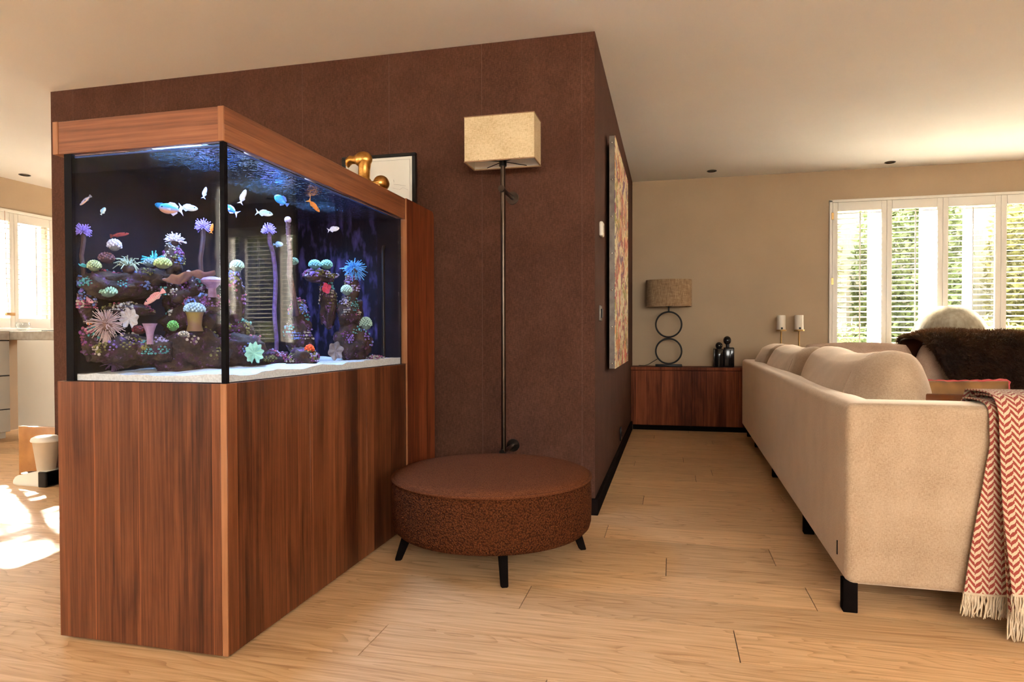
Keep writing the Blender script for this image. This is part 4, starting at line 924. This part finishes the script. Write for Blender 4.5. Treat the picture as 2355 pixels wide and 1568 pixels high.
# ------------------------------------------------------------------ sideboard and what stands on it
SBY0, SBT = 6.628, .628
t = thing('sideboard', 'long low walnut sideboard against the beige back wall', 'sideboard', (.5, 6.78, 0))
bm = B(); box(bm, XW + .0205, 1.44, SBY0 + .03, YB - .005, 0, .05); obj('plinth', bm, m_base, t, smooth=0)
bm = B(); rbox(bm, XW + .003, 1.45, SBY0 + .02, YB - .002, .05, SBT - .032, .002, 1); obj('body', bm, m_walnut_d, t)
bm = B(); rbox(bm, XW + .001, 1.452, SBY0 - .004, YB - .001, SBT - .03, SBT, .002, 1); obj('top', bm, m_walnut_d, t)
for a, b in ((XW + .022, .206), (.206, .64), (.64, 1.05), (1.05, 1.448)):
    bm = B(); rbox(bm, a + .0012, b - .0012, SBY0, SBY0 + .0195, .053, SBT - .036, .0015, 1); obj('door', bm, m_walnut_d, t)
t = thing('table_lamp', 'table lamp of two stacked black rings with a slubbed oval shade', 'lamp', (-.017, 6.76, SBT))
lx, ly = -.017, 6.76
bm = B(); rbox(bm, lx - .13, lx + .13, ly - .055, ly + .055, SBT, SBT + .022, .003, 2); obj('base', bm, m_black, t)
for z in (SBT + .022 + .133, SBT + .022 + .133 * 3 + .002):
    bm = B(); tube(bm, [(lx + .126 * math.cos(2 * PI * k / 56), ly, z + .126 * math.sin(2 * PI * k / 56)) for k in range(56)], .0085, 10, True); obj('ring', bm, m_black, t)
bm = B(); tube(bm, [(lx, ly, SBT + .55), (lx, ly, 1.235)], .008, 10); lathe(bm, [(.03, 0), (.03, .004)], 18, (lx, ly, 1.228)); obj('stem', bm, m_black, t)
bm = B(); rO, rI = .224, .220
lathe(bm, [(rO, 1.228), (rO, 1.496), (rI, 1.496), (rI, 1.228), (rO, 1.228)], 64, (lx, ly, 0), cap=False, sy=.66); sh = obj('shade', bm, m_slub, t, smooth=60)
bm = B(); lathe(bm, [(.218, 1.236), (.06, 1.240), (.01, 1.240)], 48, (lx, ly, 0), cap=True, sy=.66); obj('diffuser', bm, m_inside, t)
bm = B(); tube(bm, [(lx - .11, ly, SBT + .075), (lx - .15, ly + .03, SBT + .05), (lx - .20, ly + .06, SBT + .018), (lx - .24, ly + .08, SBT + .004), (lx - .30, ly + .12, SBT + .004)], .003, 6); obj('cord', bm, m_black, t)

t = thing('figure_sculpture', 'glossy black sculpture of two embracing figures with ball heads', 'sculpture', (.51, 6.72, SBT))
bm = B(); lathe(bm, [(.046, 0), (.050, .03), (.050, .12), (.046, .17), (.03, .185)], 28, (.462, 6.70, SBT), sy=.8); obj('small_figure', bm, m_blackgloss, t)
bm = B(); rbox(bm, .505, .605, 6.685, 6.765, SBT, SBT + .195, .012, 3); obj('tall_figure', bm, m_blackgloss, t)
bm = B(); rbox(bm, .41, .425, 6.66, 6.74, SBT, SBT + .185, .006, 2); rbox(bm, .56, .572, 6.672, 6.684, SBT + .01, SBT + .17, .004, 2); obj('arm', bm, m_blackgloss, t)
bm = B(); ball(bm, (.462, 6.695, SBT + .212), .034, 3); obj('small_head', bm, m_blackgloss, t)
bm = B(); ball(bm, (.540, 6.72, SBT + .262), .040, 3, (.95, 1, 1.08)); tube(bm, [(.545, 6.72, SBT + .19), (.542, 6.72, SBT + .24)], .018, 10); obj('tall_head', bm, m_blackgloss, t)
for i, x in enumerate((1.037, 1.198)):
    t = thing('candlestick', ['brass candlestick nearer the black sculpture', 'brass candlestick nearer the window shutters'][i], 'candlestick', (x, 6.74, SBT), group='brass candlesticks')
    bm = B(); lathe(bm, [(.05, 0), (.05, .008), (.012, .016), (.0075, .03), (.0075, .345), (.012, .352)], 20); obj('stick', bm, m_brass, t, local=True)
    bm = B(); lathe(bm, [(.012, .35), (.047, .352), (.049, .366), (.046, .366), (.044, .357), (.006, .356)], 28); obj('dish', bm, m_brass, t, local=True)
    cz = SBT + .358
    t = thing('candle', ['white pillar candle on the stick nearer the sculpture', 'white pillar candle on the stick nearer the shutters'][i], 'candle', (x, 6.74, cz), group='white pillar candles')
    bm = B(); lathe(bm, [(.0385, 0), (.0395, .004), (.0395, .140), (.037, .146), (.032, .140), (.012, .134), (.002, .134)], 32); obj('wax', bm, m_wax, t, local=True)
    bm = B(); tube(bm, [(0, 0, .13), (.002, 0, .142), (.006, 0, .15)], .0018, 6); obj('wick', bm, m_black, t, local=True)
    bm = B()
    for k in range(5):
        a = -PI / 2 - .2 + k * .09; b2 = a + .09
        v = [bm.verts.new((.0400 * math.cos(q), .0400 * math.sin(q), z)) for q, z in ((a, .010), (b2, .010), (b2, .030), (a, .030))]; bm.faces.new(v)
    bmesh.ops.remove_doubles(bm, verts=bm.verts, dist=1e-5); obj('label_mark', bm, m_black, t, local=True, smooth=0)

# ------------------------------------------------------------------ sofa (its own frame: x across, y along the back, away from the camera)
SZ0, SZ1 = .099, .716
sofa = thing('corner_sofa', 'long beige fabric corner sofa on black block legs', 'sofa', (.578, 2.412, 0), -.0189)
foot = [(0, 0), (1.0, 0), (1.0, .20), (.125, .20), (.125, 3.93), (2.75, 3.93), (2.75, 4.07), (0, 4.07)]
bm = B(); lo = [bm.verts.new((x, y, SZ0)) for x, y in foot]; hi = [bm.verts.new((x, y, SZ1)) for x, y in foot]; n = len(foot)
bm.faces.new(list(reversed(lo))); bm.faces.new(hi)
for i in range(n): bm.faces.new((lo[i], lo[(i + 1) % n], hi[(i + 1) % n], hi[i]))
bmesh.ops.recalc_face_normals(bm, faces=bm.faces)
bmesh.ops.bevel(bm, geom=list(bm.edges), offset=.028, segments=4, profile=.5, affect='EDGES')
obj('frame', bm, m_sofa, sofa, local=True, smooth=50)
bm = B(); rbox(bm, .126, .98, .201, 3.92, SZ0 + .01, .27, .01, 2); rbox(bm, .98, 2.74, 3.02, 3.92, SZ0 + .01, .27, .01, 2); obj('seat_base', bm, m_sofa, sofa, local=True)
for a, b in ((.205, 1.50), (1.50, 2.78)):
    bm = B(); puff(bm, .43, (b - a) / 2 - .004, .085, .28, 8, None, Matrix.Translation((.56, (a + b) / 2, .355))); obj('seat_cushion', bm, m_sofa, sofa, local=True, smooth=180)
bm = B(); puff(bm, .43, .57, .085, .28, 8, None, Matrix.Translation((.56, 3.355, .355))); obj('seat_cushion', bm, m_sofa, sofa, local=True, smooth=180)
for a, b in ((1.0, 1.87), (1.87, 2.74)):
    bm = B(); puff(bm, (b - a) / 2 - .004, .45, .085, .28, 8, None, Matrix.Translation(((a + b) / 2, 3.46, .355))); obj('seat_cushion', bm, m_sofa, sofa, local=True, smooth=180)
def backcushion(y0, y1, ear, zt, seed, wide=.165):
    hl = (y1 - y0) / 2 - .003; bm = B(); zb = .43; hz = (zt - zb) / 2
    def fn(p, c):
        q = p.y / hl; zz = p.z / hz
        p.x *= 1 - .36 * max(0, zz) ** 1.3                                    # narrows towards the top
        if zz > 0: p.z += (ear * min(1, abs(q)) ** 2.0 - ear * .35) * zz
        p.x += .02 * zz + .012 * math.sin(q * 2.4 + seed) * (1 - abs(zz) * .5)
        wr = .006 * mnoise.noise((p.x * 9, p.y * 5 + seed, p.z * 9)) + .003 * mnoise.noise((p.x * 25, p.y * 14 + seed, p.z * 25))
        return p + Vector((wr * 1.2, 0, wr))
    puff(bm, wide, hl, hz, .72, 24, fn, Matrix.Translation((.245, (y0 + y1) / 2, (zb + zt) / 2)))
    o = obj('back_cushion', bm, m_sofa, sofa, local=True, smooth=180)
    bm = B()                                                                  # seam round the near end
    pts = []
    for k in range(40):
        a = 2 * PI * k / 40; cx = max(-1, min(1, 1.25 * math.cos(a))); cz = max(-1, min(1, 1.25 * math.sin(a)))
        c = Vector((cx, -.90, cz)); qv = Vector([c[i] * math.sqrt(max(0, 1 - c[(i + 1) % 3] ** 2 / 2 - c[(i + 2) % 3] ** 2 / 2 + c[(i + 1) % 3] ** 2 * c[(i + 2) % 3] ** 2 / 3)) for i in range(3)])
        p = c.lerp(qv, .72); p = fn(Vector((p.x * wide, p.y * hl, p.z * hz)), c); pts.append(p + Vector((.245, (y0 + y1) / 2, (zb + zt) / 2)))
    tube(bm, pts, .0016, 5, True); obj('seam', bm, m_sofapink, o, local=True)
    return o
backcushion(.205, 1.80, .13, .905, 0.0, .19)
backcushion(1.80, 3.20, .11, .895, 2.0, .19)
backcushion(3.20, 3.92, .08, .895, 4.0, .19)
for a, b in ((.45, 1.36), (1.36, 2.22), (2.22, 2.74)):
    def fn(p, c):
        zz = p.z / .225; p.y *= 1 - .30 * max(0, zz); p.z += .02 * (abs(p.x / ((b - a) / 2)) ** 4) * max(0, zz)
        return p + Vector((0, 1, .5)) * (.006 * mnoise.noise((p.x * 6, p.y * 8 + a, p.z * 9)))
    bm = B(); puff(bm, (b - a) / 2 - .003, .13, .225, .5, 14, fn, Matrix.Translation(((a + b) / 2, 3.80, .655))); obj('back_cushion', bm, m_sofapink, sofa, local=True, smooth=180)
for x, y in ((-.004, .012), (.022, .92), (.05, 3.40), (.04, 3.98), (.93, .03), (.93, 2.9), (2.66, 3.98), (2.66, 3.06), (.04, 2.2)):
    bm = B(); rbox(bm, x, x + .046, y, y + .046, 0, SZ0 + .012, .003, 2); obj('leg', bm, m_blackwood, sofa, local=True)

bm = B(); rbox(bm, -.0035, .002, .115, .121, .165, .215, .0008, 1); obj('zip_tab', bm, m_black, sofa, local=True)

# ------------------------------------------------------------------ herringbone blanket over the near arm
def herring():
    m, nt, N, L, bs = newmat('herringbone_wool')
    tc = nd(nt, 'ShaderNodeTexCoord'); sx = nd(nt, 'ShaderNodeSeparateXYZ'); L.new(tc.outputs['UV'], sx.inputs[0])
    jit = math_(nt, 'MULTIPLY', math_(nt, 'SUBTRACT', noise(nt, tc.outputs['UV'], 160, 2), .5), .004)
    u = math_(nt, 'DIVIDE', math_(nt, 'ADD', sx.outputs[0], jit), .0185); v = math_(nt, 'DIVIDE', math_(nt, 'ADD', sx.outputs[1], jit), .0225)
    col = math_(nt, 'FLOOR', u); fr = math_(nt, 'FRACT', u); odd = math_(nt, 'MODULO', math_(nt, 'ABSOLUTE', col), 2.0)
    # slanted strokes whose slope changes sign from column to column
    sl = math_(nt, 'ADD', math_(nt, 'MULTIPLY', odd, math_(nt, 'SUBTRACT', 1.0, fr)), math_(nt, 'MULTIPLY', math_(nt, 'SUBTRACT', 1.0, odd), fr))
    bow = math_(nt, 'MULTIPLY', math_(nt, 'SINE', math_(nt, 'MULTIPLY', fr, 6.283)), .06)
    t = math_(nt, 'FRACT', math_(nt, 'ADD', math_(nt, 'ADD', v, math_(nt, 'MULTIPLY', sl, .95)), math_(nt, 'ADD', math_(nt, 'MULTIPLY', odd, .30), bow)))
    f = math_(nt, 'GREATER_THAN', t, .52)
    wool = noise(nt, tc.outputs['UV'], 900, 2)
    a = ramp(nt, wool, [(.3, (.24, .035, .026)), (.7, (.36, .070, .050))]); b = ramp(nt, wool, [(.3, (.52, .38, .24)), (.7, (.68, .53, .36))])
    L.new(mixc(nt, f, a, b), bs.inputs['Base Color']); bs.inputs['Roughness'].default_value = .95; bs.inputs['Specular IOR Level'].default_value = .1; bs.inputs['Sheen Weight'].default_value = .2
    bump(nt, wool, .5, .002, bs); return m
m_herr = herring()
blanket = thing('herringbone_blanket', 'red and cream herringbone blanket with fringe over the sofa arm', 'blanket', (.578, 2.412, 0), -.0189)
def cloth(path, xl, xr, fold, seed, thick=.005, nx=40):
    """sheet following a (y,z) path; xl(s), xr(s) give its side edges, fold its ripple depth along the hang"""
    bm = B(); uv = bm.loops.layers.uv.new('uv'); ln = [0]
    for a, b in zip(path, path[1:]): ln.append(ln[-1] + math.hypot(b[0] - a[0], b[1] - a[1]))
    pts = []
    step = .02; s = 0; total = ln[-1]
    while s <= total + 1e-6:
        k = max(i for i in range(len(ln)) if ln[i] <= s + 1e-9); k = min(k, len(path) - 2); f = (s - ln[k]) / (ln[k + 1] - ln[k])
        y = path[k][0] + (path[k + 1][0] - path[k][0]) * f; z = path[k][1] + (path[k + 1][1] - path[k][1]) * f
        d = Vector((0, path[k + 1][0] - path[k][0], path[k + 1][1] - path[k][1])).normalized(); nrm = Vector((0, -d.z, d.y)) * -1
        pts.append((s, y, z, nrm)); s += step
    # smooth normals
    sides = []
    for off in (0, 1):
        g_ = []
        for (s, y, z, nr) in pts:
            q = s / total; row = []
            for i in range(nx + 1):
                x = xl(q) + (xr(q) - xl(q)) * i / nx; amp = fold * max(0, q - .3) / .7
                dy = -amp * (.5 + .5 * math.sin(x * 34 + seed) * .7 + .3 * math.sin(x * 71 + seed * 2 + q * 2)) + .002 * math.sin(x * 90 + q * 9)
                p = Vector((x, y + dy, z)) + nr * (thick * off)
                row.append((bm.verts.new(p), (x, s)))
            g_.append(row)
        sides.append(g_)
    def quad(vs):
        f = bm.faces.new([v[0] for v in vs])
        for lp, v in zip(f.loops, vs): lp[uv].uv = v[1]
    A, Bk = sides
    for j in range(len(A) - 1):
        for i in range(nx):
            quad((A[j][i], A[j][i + 1], A[j + 1][i + 1], A[j + 1][i])); quad((Bk[j][i], Bk[j + 1][i], Bk[j + 1][i + 1], Bk[j][i + 1]))
        quad((A[j][0], A[j + 1][0], Bk[j + 1][0], Bk[j][0])); quad((A[j][nx], Bk[j][nx], Bk[j + 1][nx], A[j + 1][nx]))
    for i in range(nx):
        quad((A[0][i], Bk[0][i], Bk[0][i + 1], A[0][i + 1])); quad((A[-1][i], A[-1][i + 1], Bk[-1][i + 1], Bk[-1][i]))
    edge = [v[0].co.copy() for v in A[-1]]
    return bm, edge
def fringe(edge, length, seed, n, lean=0, zmin=.004):
    bm = B(); rr = random.Random(seed)
    for k in range(n):
        f = (k + rr.random() * .6) / n * (len(edge) - 1.001); i = int(f); p = edge[i].lerp(edge[i + 1], f - i) + Vector((0, rr.uniform(-.004, .003), 0))
        pts = [p]
        for q in range(1, 5): pts.append(p + Vector((rr.uniform(-.004, .004) + lean * q / 4, rr.uniform(-.005, .003) - .003 * q, -length * q / 4 * rr.uniform(.92, 1.05))))
        for v in pts: v.z = max(v.z, zmin)
        tube(bm, pts, [.0024, .0026, .0024, .0022, .0012], 5)
    tube(bm, [e + Vector((0, -.002, 0)) for e in edge], .005, 6)
    return bm
inner = [(.212, .46), (.212, .70), (.195, .724), (.12, .728), (.05, .727), (.012, .720)]
bm, e1 = cloth(inner + [(-.006, .69), (-.010, .60), (-.013, .40), (-.020, .22), (-.026, .118)], lambda q: .415 - .075 * max(0, q - .55) / .45, lambda q: .93, .010, 1.0); c1 = obj('under_fold', bm, m_herr, blanket, local=True, smooth=60)
obj('fringe', fringe(e1, .072, 1, 190, -.012), m_fringe, c1, local=True)
inn2 = [(.222, .46), (.222, .705), (.20, .738), (.12, .743), (.05, .742), (.004, .734)]
bm, e3 = cloth(inn2 + [(-.020, .69), (-.026, .60), (-.036, .40), (-.060, .2), (-.085, .082)], lambda q: .452 - .012 * q, lambda q: .95, .012, 4.0); c3 = obj('inner_fold', bm, m_herr, blanket, local=True, smooth=60)
obj('fringe', fringe(e3, .078, 3, 190, -.008), m_fringe, c3, local=True)
inn3 = [(.236, .46), (.236, .71), (.21, .752), (.12, .757), (.05, .756), (.0, .747)]
bm, e2 = cloth(inn3 + [(-.034, .70), (-.042, .60), (-.060, .40), (-.092, .25), (-.115, .148)], lambda q: .425 + .012 * q, lambda q: .96, .016, 2.5); c2 = obj('upper_fold', bm, m_herr, blanket, local=True, smooth=60)
obj('fringe', fringe(e2, .075, 2, 200, -.006), m_fringe, c2, local=True)

# ------------------------------------------------------------------ throw pillows leaning inside the near arm
def pillow(name, label, m, c, hx, hy, hz, tilt, trim=None):
    t = thing(name, label, 'pillow', (c[0], c[1], c[2] - hz)); mt = Matrix.Translation(c) @ Matrix.Rotation(tilt, 4, 'X')
    def fn(p, q):
        fx, fz = p.x / hx, p.z / hz; edge = (1 - min(1, abs(fx)) ** 4) * (1 - min(1, abs(fz)) ** 4)
        p.y *= .18 + .82 * edge; p.y += .010 * mnoise.noise((p.x * 14, p.z * 11, hx)) + .006 * math.sin(p.x * 60) * max(0, fz) ** 3 * (1 - abs(fx))
        p.z *= 1 - .05 * (1 - fx * fx); p.x *= 1 - .05 * (1 - fz * fz); return p
    bm = B(); puff(bm, hx, hy, hz, .12, 20, fn, mt); obj('cover', bm, m, t, smooth=180)
    if trim:
        bm = B()
        for ph in (0, PI):
            pts = []
            for k in range(90):
                a = k / 90 * 4; sd = int(a); f = a - sd
                x, z = ((-1 + 2 * f, 1), (1, 1 - 2 * f), (1 - 2 * f, -1), (-1, -1 + 2 * f))[sd]
                p = Vector((x * hx * (1 - .05 * (1 - z * z)), 0, z * hz * (1 - .05 * (1 - x * x)))) * .985
                w_ = k * 1.5 + ph; p += Vector((.0035 * math.cos(w_) * (abs(x) > .99), .0045 * math.sin(w_), .0035 * math.cos(w_) * (abs(z) > .99)))
                pts.append(mt @ p)
            tube(bm, pts, .0045, 6, True)
        obj('rope_trim', bm, trim, t)
    return t
pillow('throw_pillow', 'golden brown velvet pillow with twisted red trim behind the sofa arm', m_velvet, (1.02, 2.80, .605), .215, .06, .175, -.10, m_redtrim)
pillow('throw_pillow', 'rust satin pillow tucked low between the arm and the velvet pillow', m_satin, (.99, 2.685, .590), .17, .035, .148, -.06)

# ------------------------------------------------------------------ fur throw over the far cushions
def furmat():
    m, nt, N, L, bs = newmat('dark_brown_fur'); out = N['Material Output']
    c = ramp(nt, noise(nt, coords(nt), 9, 3), [(.35, (.013, .005, .0025)), (.65, (.042, .016, .006))]); L.new(c, bs.inputs['Base Color'])
    bs.inputs['Roughness'].default_value = .55; bs.inputs['Specular IOR Level'].default_value = .25
    tr = nd(nt, 'ShaderNodeBsdfTranslucent'); tr.inputs[0].default_value = (.30, .12, .04, 1); mx = nd(nt, 'ShaderNodeMixShader'); mx.inputs[0].default_value = .22
    L.new(bs.outputs[0], mx.inputs[1]); L.new(tr.outputs[0], mx.inputs[2]); L.new(mx.outputs[0], out.inputs[0]); return m
m_fur = furmat()
t = thing('fur_throw', 'dark brown shaggy fur throw draped over the far sofa cushions', 'throw', (2.5, 6.1, .44))
prof = [(6.44, .62), (6.44, .74), (6.42, .86), (6.36, .925), (6.26, .945), (6.15, .935), (6.06, .885), (6.00, .80), (5.95, .68), (5.90, .57), (5.82, .475), (5.70, .462), (5.56, .462)]
def fursurf(a, q):
    k = min(int(q * (len(prof) - 1)), len(prof) - 2); f = q * (len(prof) - 1) - k
    y = prof[k][0] + (prof[k + 1][0] - prof[k][0]) * f; z = prof[k][1] + (prof[k + 1][1] - prof[k][1]) * f
    left = 1.95 + .22 * max(0, q - .35) / .4; x = left + (3.32 - left) * a
    top = max(0, 1 - abs(q - .38) / .4)
    z += top * (.030 * math.sin((x - 2.0) * 5.6 + .2) + .045 * math.exp(-((x - 2.75) / .22) ** 2) - .03 * math.exp(-((x - 1.93) / .09) ** 2))
    y -= .03 * math.sin((x - 2.05) * 9) * max(0, q - .4) + .02
    return Vector((x, y, z))
bm = B(); na, nq = 46, 48; G = []
for off in (0, -.012):
    gg = [[bm.verts.new(fursurf(i / na, j / nq) + Vector((0, 0, off))) for i in range(na + 1)] for j in range(nq + 1)]; G.append(gg)
    for j in range(nq):
        for i in range(na): bm.faces.new((gg[j][i], gg[j][i + 1], gg[j + 1][i + 1], gg[j + 1][i]))
for j in range(nq):
    for i in (0, na): bm.faces.new((G[0][j][i], G[0][j + 1][i], G[1][j + 1][i], G[1][j][i]))
for i in range(na):
    for j in (0, nq): bm.faces.new((G[0][j][i], G[0][j][i + 1], G[1][j][i + 1], G[1][j][i]))
obj('hide', bm, m_fur, t, smooth=180)
bm = B(); rr = random.Random(11)
for k in range(30000):
    a, q = rr.random(), rr.random()
    if rr.random() < .07: a = rr.random() * .02
    p = fursurf(a, q); p2 = fursurf(min(1, a + .01), q); p3 = fursurf(a, min(1, q + .01))
    nrm = (p3 - p).cross(p2 - p); nrm = nrm.normalized() if nrm.length > 1e-9 else Vector((0, 0, 1))
    if nrm.z < 0 and q < .6: nrm = -nrm
    if q > .5 and nrm.y > 0: nrm = -nrm
    ln = rr.uniform(.03, .06); cl = mnoise.noise(p * 14) ; dv = (nrm + Vector((rr.uniform(-.5, .5) + cl * .8 - (.7 if a < .03 else 0), rr.uniform(-.5, .3), rr.uniform(-.5, .2) - .25 * (q > .45)))).normalized()
    s = dv.cross(Vector((rr.uniform(-1, 1), rr.uniform(-1, 1), rr.uniform(-1, 1))).normalized()); s = s.normalized() * .0016 if s.length > 1e-6 else Vector((.0016, 0, 0))
    m1 = p + dv * ln * .6; tip = p + dv * ln + Vector((0, -.004, -.012))
    v = [bm.verts.new(x) for x in (p - s, p + s, m1 + s * .8, tip, m1 - s * .8)]
    bm.faces.new(v)
o = obj('fur', bm, m_fur, t, smooth=0); o['kind'] = 'stuff'

# ------------------------------------------------------------------ dome lamp by the window
t = thing('dome_lamp', 'silver dome shaded floor lamp standing between sofa and shutters', 'lamp', (2.41, 6.56, 0))
pr = [(.318, .86), (.312, .92), (.292, .985), (.255, 1.06), (.205, 1.125), (.150, 1.17), (.096, 1.194), (.088, 1.196)]
bm = B(); lathe(bm, pr + [(.085, 1.193), (.148, 1.166), (.202, 1.121), (.251, 1.057), (.288, .983), (.308, .92), (.314, .86), (.318, .86)], 64, (2.41, 6.56, 0), cap=False); obj('shade', bm, m_silver, t, smooth=60)
bm = B(); lathe(bm, [(.088, 1.192), (.05, 1.197), (.01, 1.198)], 32, (2.41, 6.56, 0)); obj('cap', bm, m_silver, t)
bm = B(); tube(bm, [(2.41, 6.56, .02), (2.41, 6.56, 1.19)], .012, 12); obj('pole', bm, m_steel, t)
bm = B(); lathe(bm, [(.05, 0), (.05, .018), (.03, .026)], 32, (2.41, 6.56, 0)); obj('base', bm, m_steel, t)

# ------------------------------------------------------------------ kitchen glimpsed at the left
WT0, WT1 = .915, .995
t = thing('kitchen_base_cabinet', 'white handleless kitchen drawer unit under the shutters at the left edge', 'cabinet', (-6.2, 4.4, 0))
bm = B(); box(bm, XK + .002, -6.0, 3.55, 4.815, .06, WT0 - .002); obj('body', bm, m_white, t, smooth=0)
bm = B(); box(bm, XK + .002, -6.03, 3.56, 4.81, 0, .06); obj('plinth', bm, m_white, t, smooth=0)
for y0, y1 in ((3.552, 4.18), (4.184, 4.812)):
    for z0, z1 in ((.064, .27), (.276, .58), (.59, WT0 - .01)):
        bm = B(); rbox(bm, -5.999, -5.975, y0, y1, z0, z1, .002, 1); dr = obj('drawer_front', bm, m_white, t)
        bm = B(); rbox(bm, -5.995, -5.972, y0 + .05, y1 - .002, z1 - .001, z1 + .005, .001, 1); obj('grip', bm, m_black, dr)
t = thing('kitchen_peninsula', 'cream kitchen peninsula panel facing us under the stone worktop', 'cabinet', (-5.0, 5.1, 0))
bm = B(); box(bm, -5.86, -3.95, 4.82, 5.4, .02, WT0 - .002); obj('body', bm, m_white, t, smooth=0)
bm = B(); rbox(bm, -5.87, -3.95, 4.80, 4.8195, .0, WT0 - .002, .001, 1); obj('end_panel', bm, m_white, t)
t = thing('kitchen_worktop', 'grey brown stone kitchen worktop in an L shape', 'worktop', (-5.6, 4.8, WT0))
bm = B(); rbox(bm, XK + .002, -5.955, 3.53, 4.80, WT0, WT1, .003, 1); obj('side_slab', bm, m_stone, t)
bm = B(); rbox(bm, XK + .002, -3.94, 4.80, 5.42, WT0, WT1, .003, 1); obj('cross_slab', bm, m_stone, t)
t = thing('cooktop', 'thin black glass cooktop lying on the grey stone worktop', 'cooktop', (-5.0, 5.1, WT1))
bm = B(); rbox(bm, -5.66, -4.95, 4.86, 5.36, WT1, WT1 + .008, .002, 1); obj('glass_plate', bm, m_blackgloss, t)
bm = B(); lathe(bm, [(.1, 0), (.1, .0006), (.095, .0006), (.095, 0)], 32, (-5.45, 5.1, WT1 + .0082), cap=False); obj('cooking_ring', bm, m_lead, t)
t = thing('glass_bowl', 'small clear glass bowl on the kitchen worktop by the shutters', 'bowl', (-5.98, 4.95, WT1))
bm = B(); lathe(bm, [(.03, .001), (.05, .02), (.06, .05), (.055, .085), (.052, .085), (.055, .05), (.045, .022), (.02, .006)], 28, (-5.98, 4.95, WT1), cap=True); obj('bowl', bm, glassmat('clear_bowl', (.93, .95, .95), .06, 1), t)
bm = B(); tube(bm, [(-5.98 + .0535 * math.cos(2 * PI * k / 28), 4.95 + .0535 * math.sin(2 * PI * k / 28), WT1 + .0855) for k in range(28)], .002, 6, True); obj('rim', bm, m_plastic, t)
t = thing('hanging_ornament', 'small tan wooden ornament hanging on a cord before the left shutter', 'ornament', (-6.40, 5.17, 1.15))
bm = B(); rbox(bm, -6.42, -6.39, 5.13, 5.215, 1.155, 1.185, .004, 2); obj('block', bm, M('tan_wood', (.55, .30, .10), (.48, .25, .08), 20), t)
bm = B(); tube(bm, [(-6.405, 5.16, 1.18), (-6.405, 5.14, 1.45), (-6.405, 5.13, 2.19)], .0022, 6); obj('cord', bm, M('cord_red', (.45, .2, .1), rough=.9), t)
t = thing('wall_spot', 'black ball spotlight hanging beside the end of the brown wall', 'spotlight', (-4.62, 4.15, 2.0))
bm = B(); ball(bm, (-4.62, 4.2, 1.835), .042, 3); obj('head', bm, m_black, t)
bm = B(); tube(bm, [(-4.62, 4.2, 1.87), (-4.62, 4.2, ZC)], .007, 8); obj('rod', bm, m_black, t)
t = thing('floor_board', 'marbled brown wooden board standing behind the pet feeder', 'board', (-4.13, 3.56, 0))
bm = B(); rbox(bm, -4.335, -3.925, 3.545, 3.58, 0, .335, .004, 2); obj('panel', bm, m_marbled, t)
bm = B(); rbox(bm, -4.32, -4.28, 3.58, 3.68, 0, .03, .003, 1); rbox(bm, -4.0, -3.96, 3.58, 3.68, 0, .03, .003, 1); obj('foot', bm, m_marbled, t)
t = thing('pet_feeder', 'beige gravity pet feeder with lidded hopper and white tray on the floor', 'feeder', (-3.95, 3.36, 0))
bm = B(); fp = [(-4.075, .012), (-4.07, .04), (-4.045, .062), (-3.97, .078), (-3.885, .098), (-3.80, .098), (-3.80, 0), (-4.06, 0)]
for y0, y1 in ((3.285, 3.425),):
    va = [bm.verts.new((x, y0, z)) for x, z in fp]; vb = [bm.verts.new((x, y1, z)) for x, z in fp]; bm.faces.new(va); bm.faces.new(list(reversed(vb)))
    for i in range(len(fp)): bm.faces.new((va[i], vb[i], vb[(i + 1) % len(fp)], va[(i + 1) % len(fp)]))
bmesh.ops.recalc_face_normals(bm, faces=bm.faces); bmesh.ops.bevel(bm, geom=list(bm.edges), offset=.008, segments=2, affect='EDGES'); obj('tray', bm, m_plastic, t)
bm = B(); lathe(bm, [(.046, .0), (.048, .003), (.03, .006)], 24, (-4.0, 3.355, .068), sx=1.3, sy=1.05); obj('food', bm, m_kibble, t)
bm = B(); lathe(bm, [(.052, .09), (.060, .15), (.076, .27), (.079, .275), (.079, .282)], 32, (-3.885, 3.36, 0), sx=1.05, sy=.9); obj('hopper', bm, m_hopper, t, smooth=60)
bm = B(); lathe(bm, [(.086, .278), (.088, .286), (.082, .300), (.06, .312), (.01, .316)], 32, (-3.885, 3.36, 0), sx=1.05, sy=.9); obj('lid', bm, m_plastic, t, smooth=60)
bm = B(); rbox(bm, -3.862, -3.80, 3.28, 3.43, 0, .097, .004, 1); obj('dark_base', bm, m_black, t)
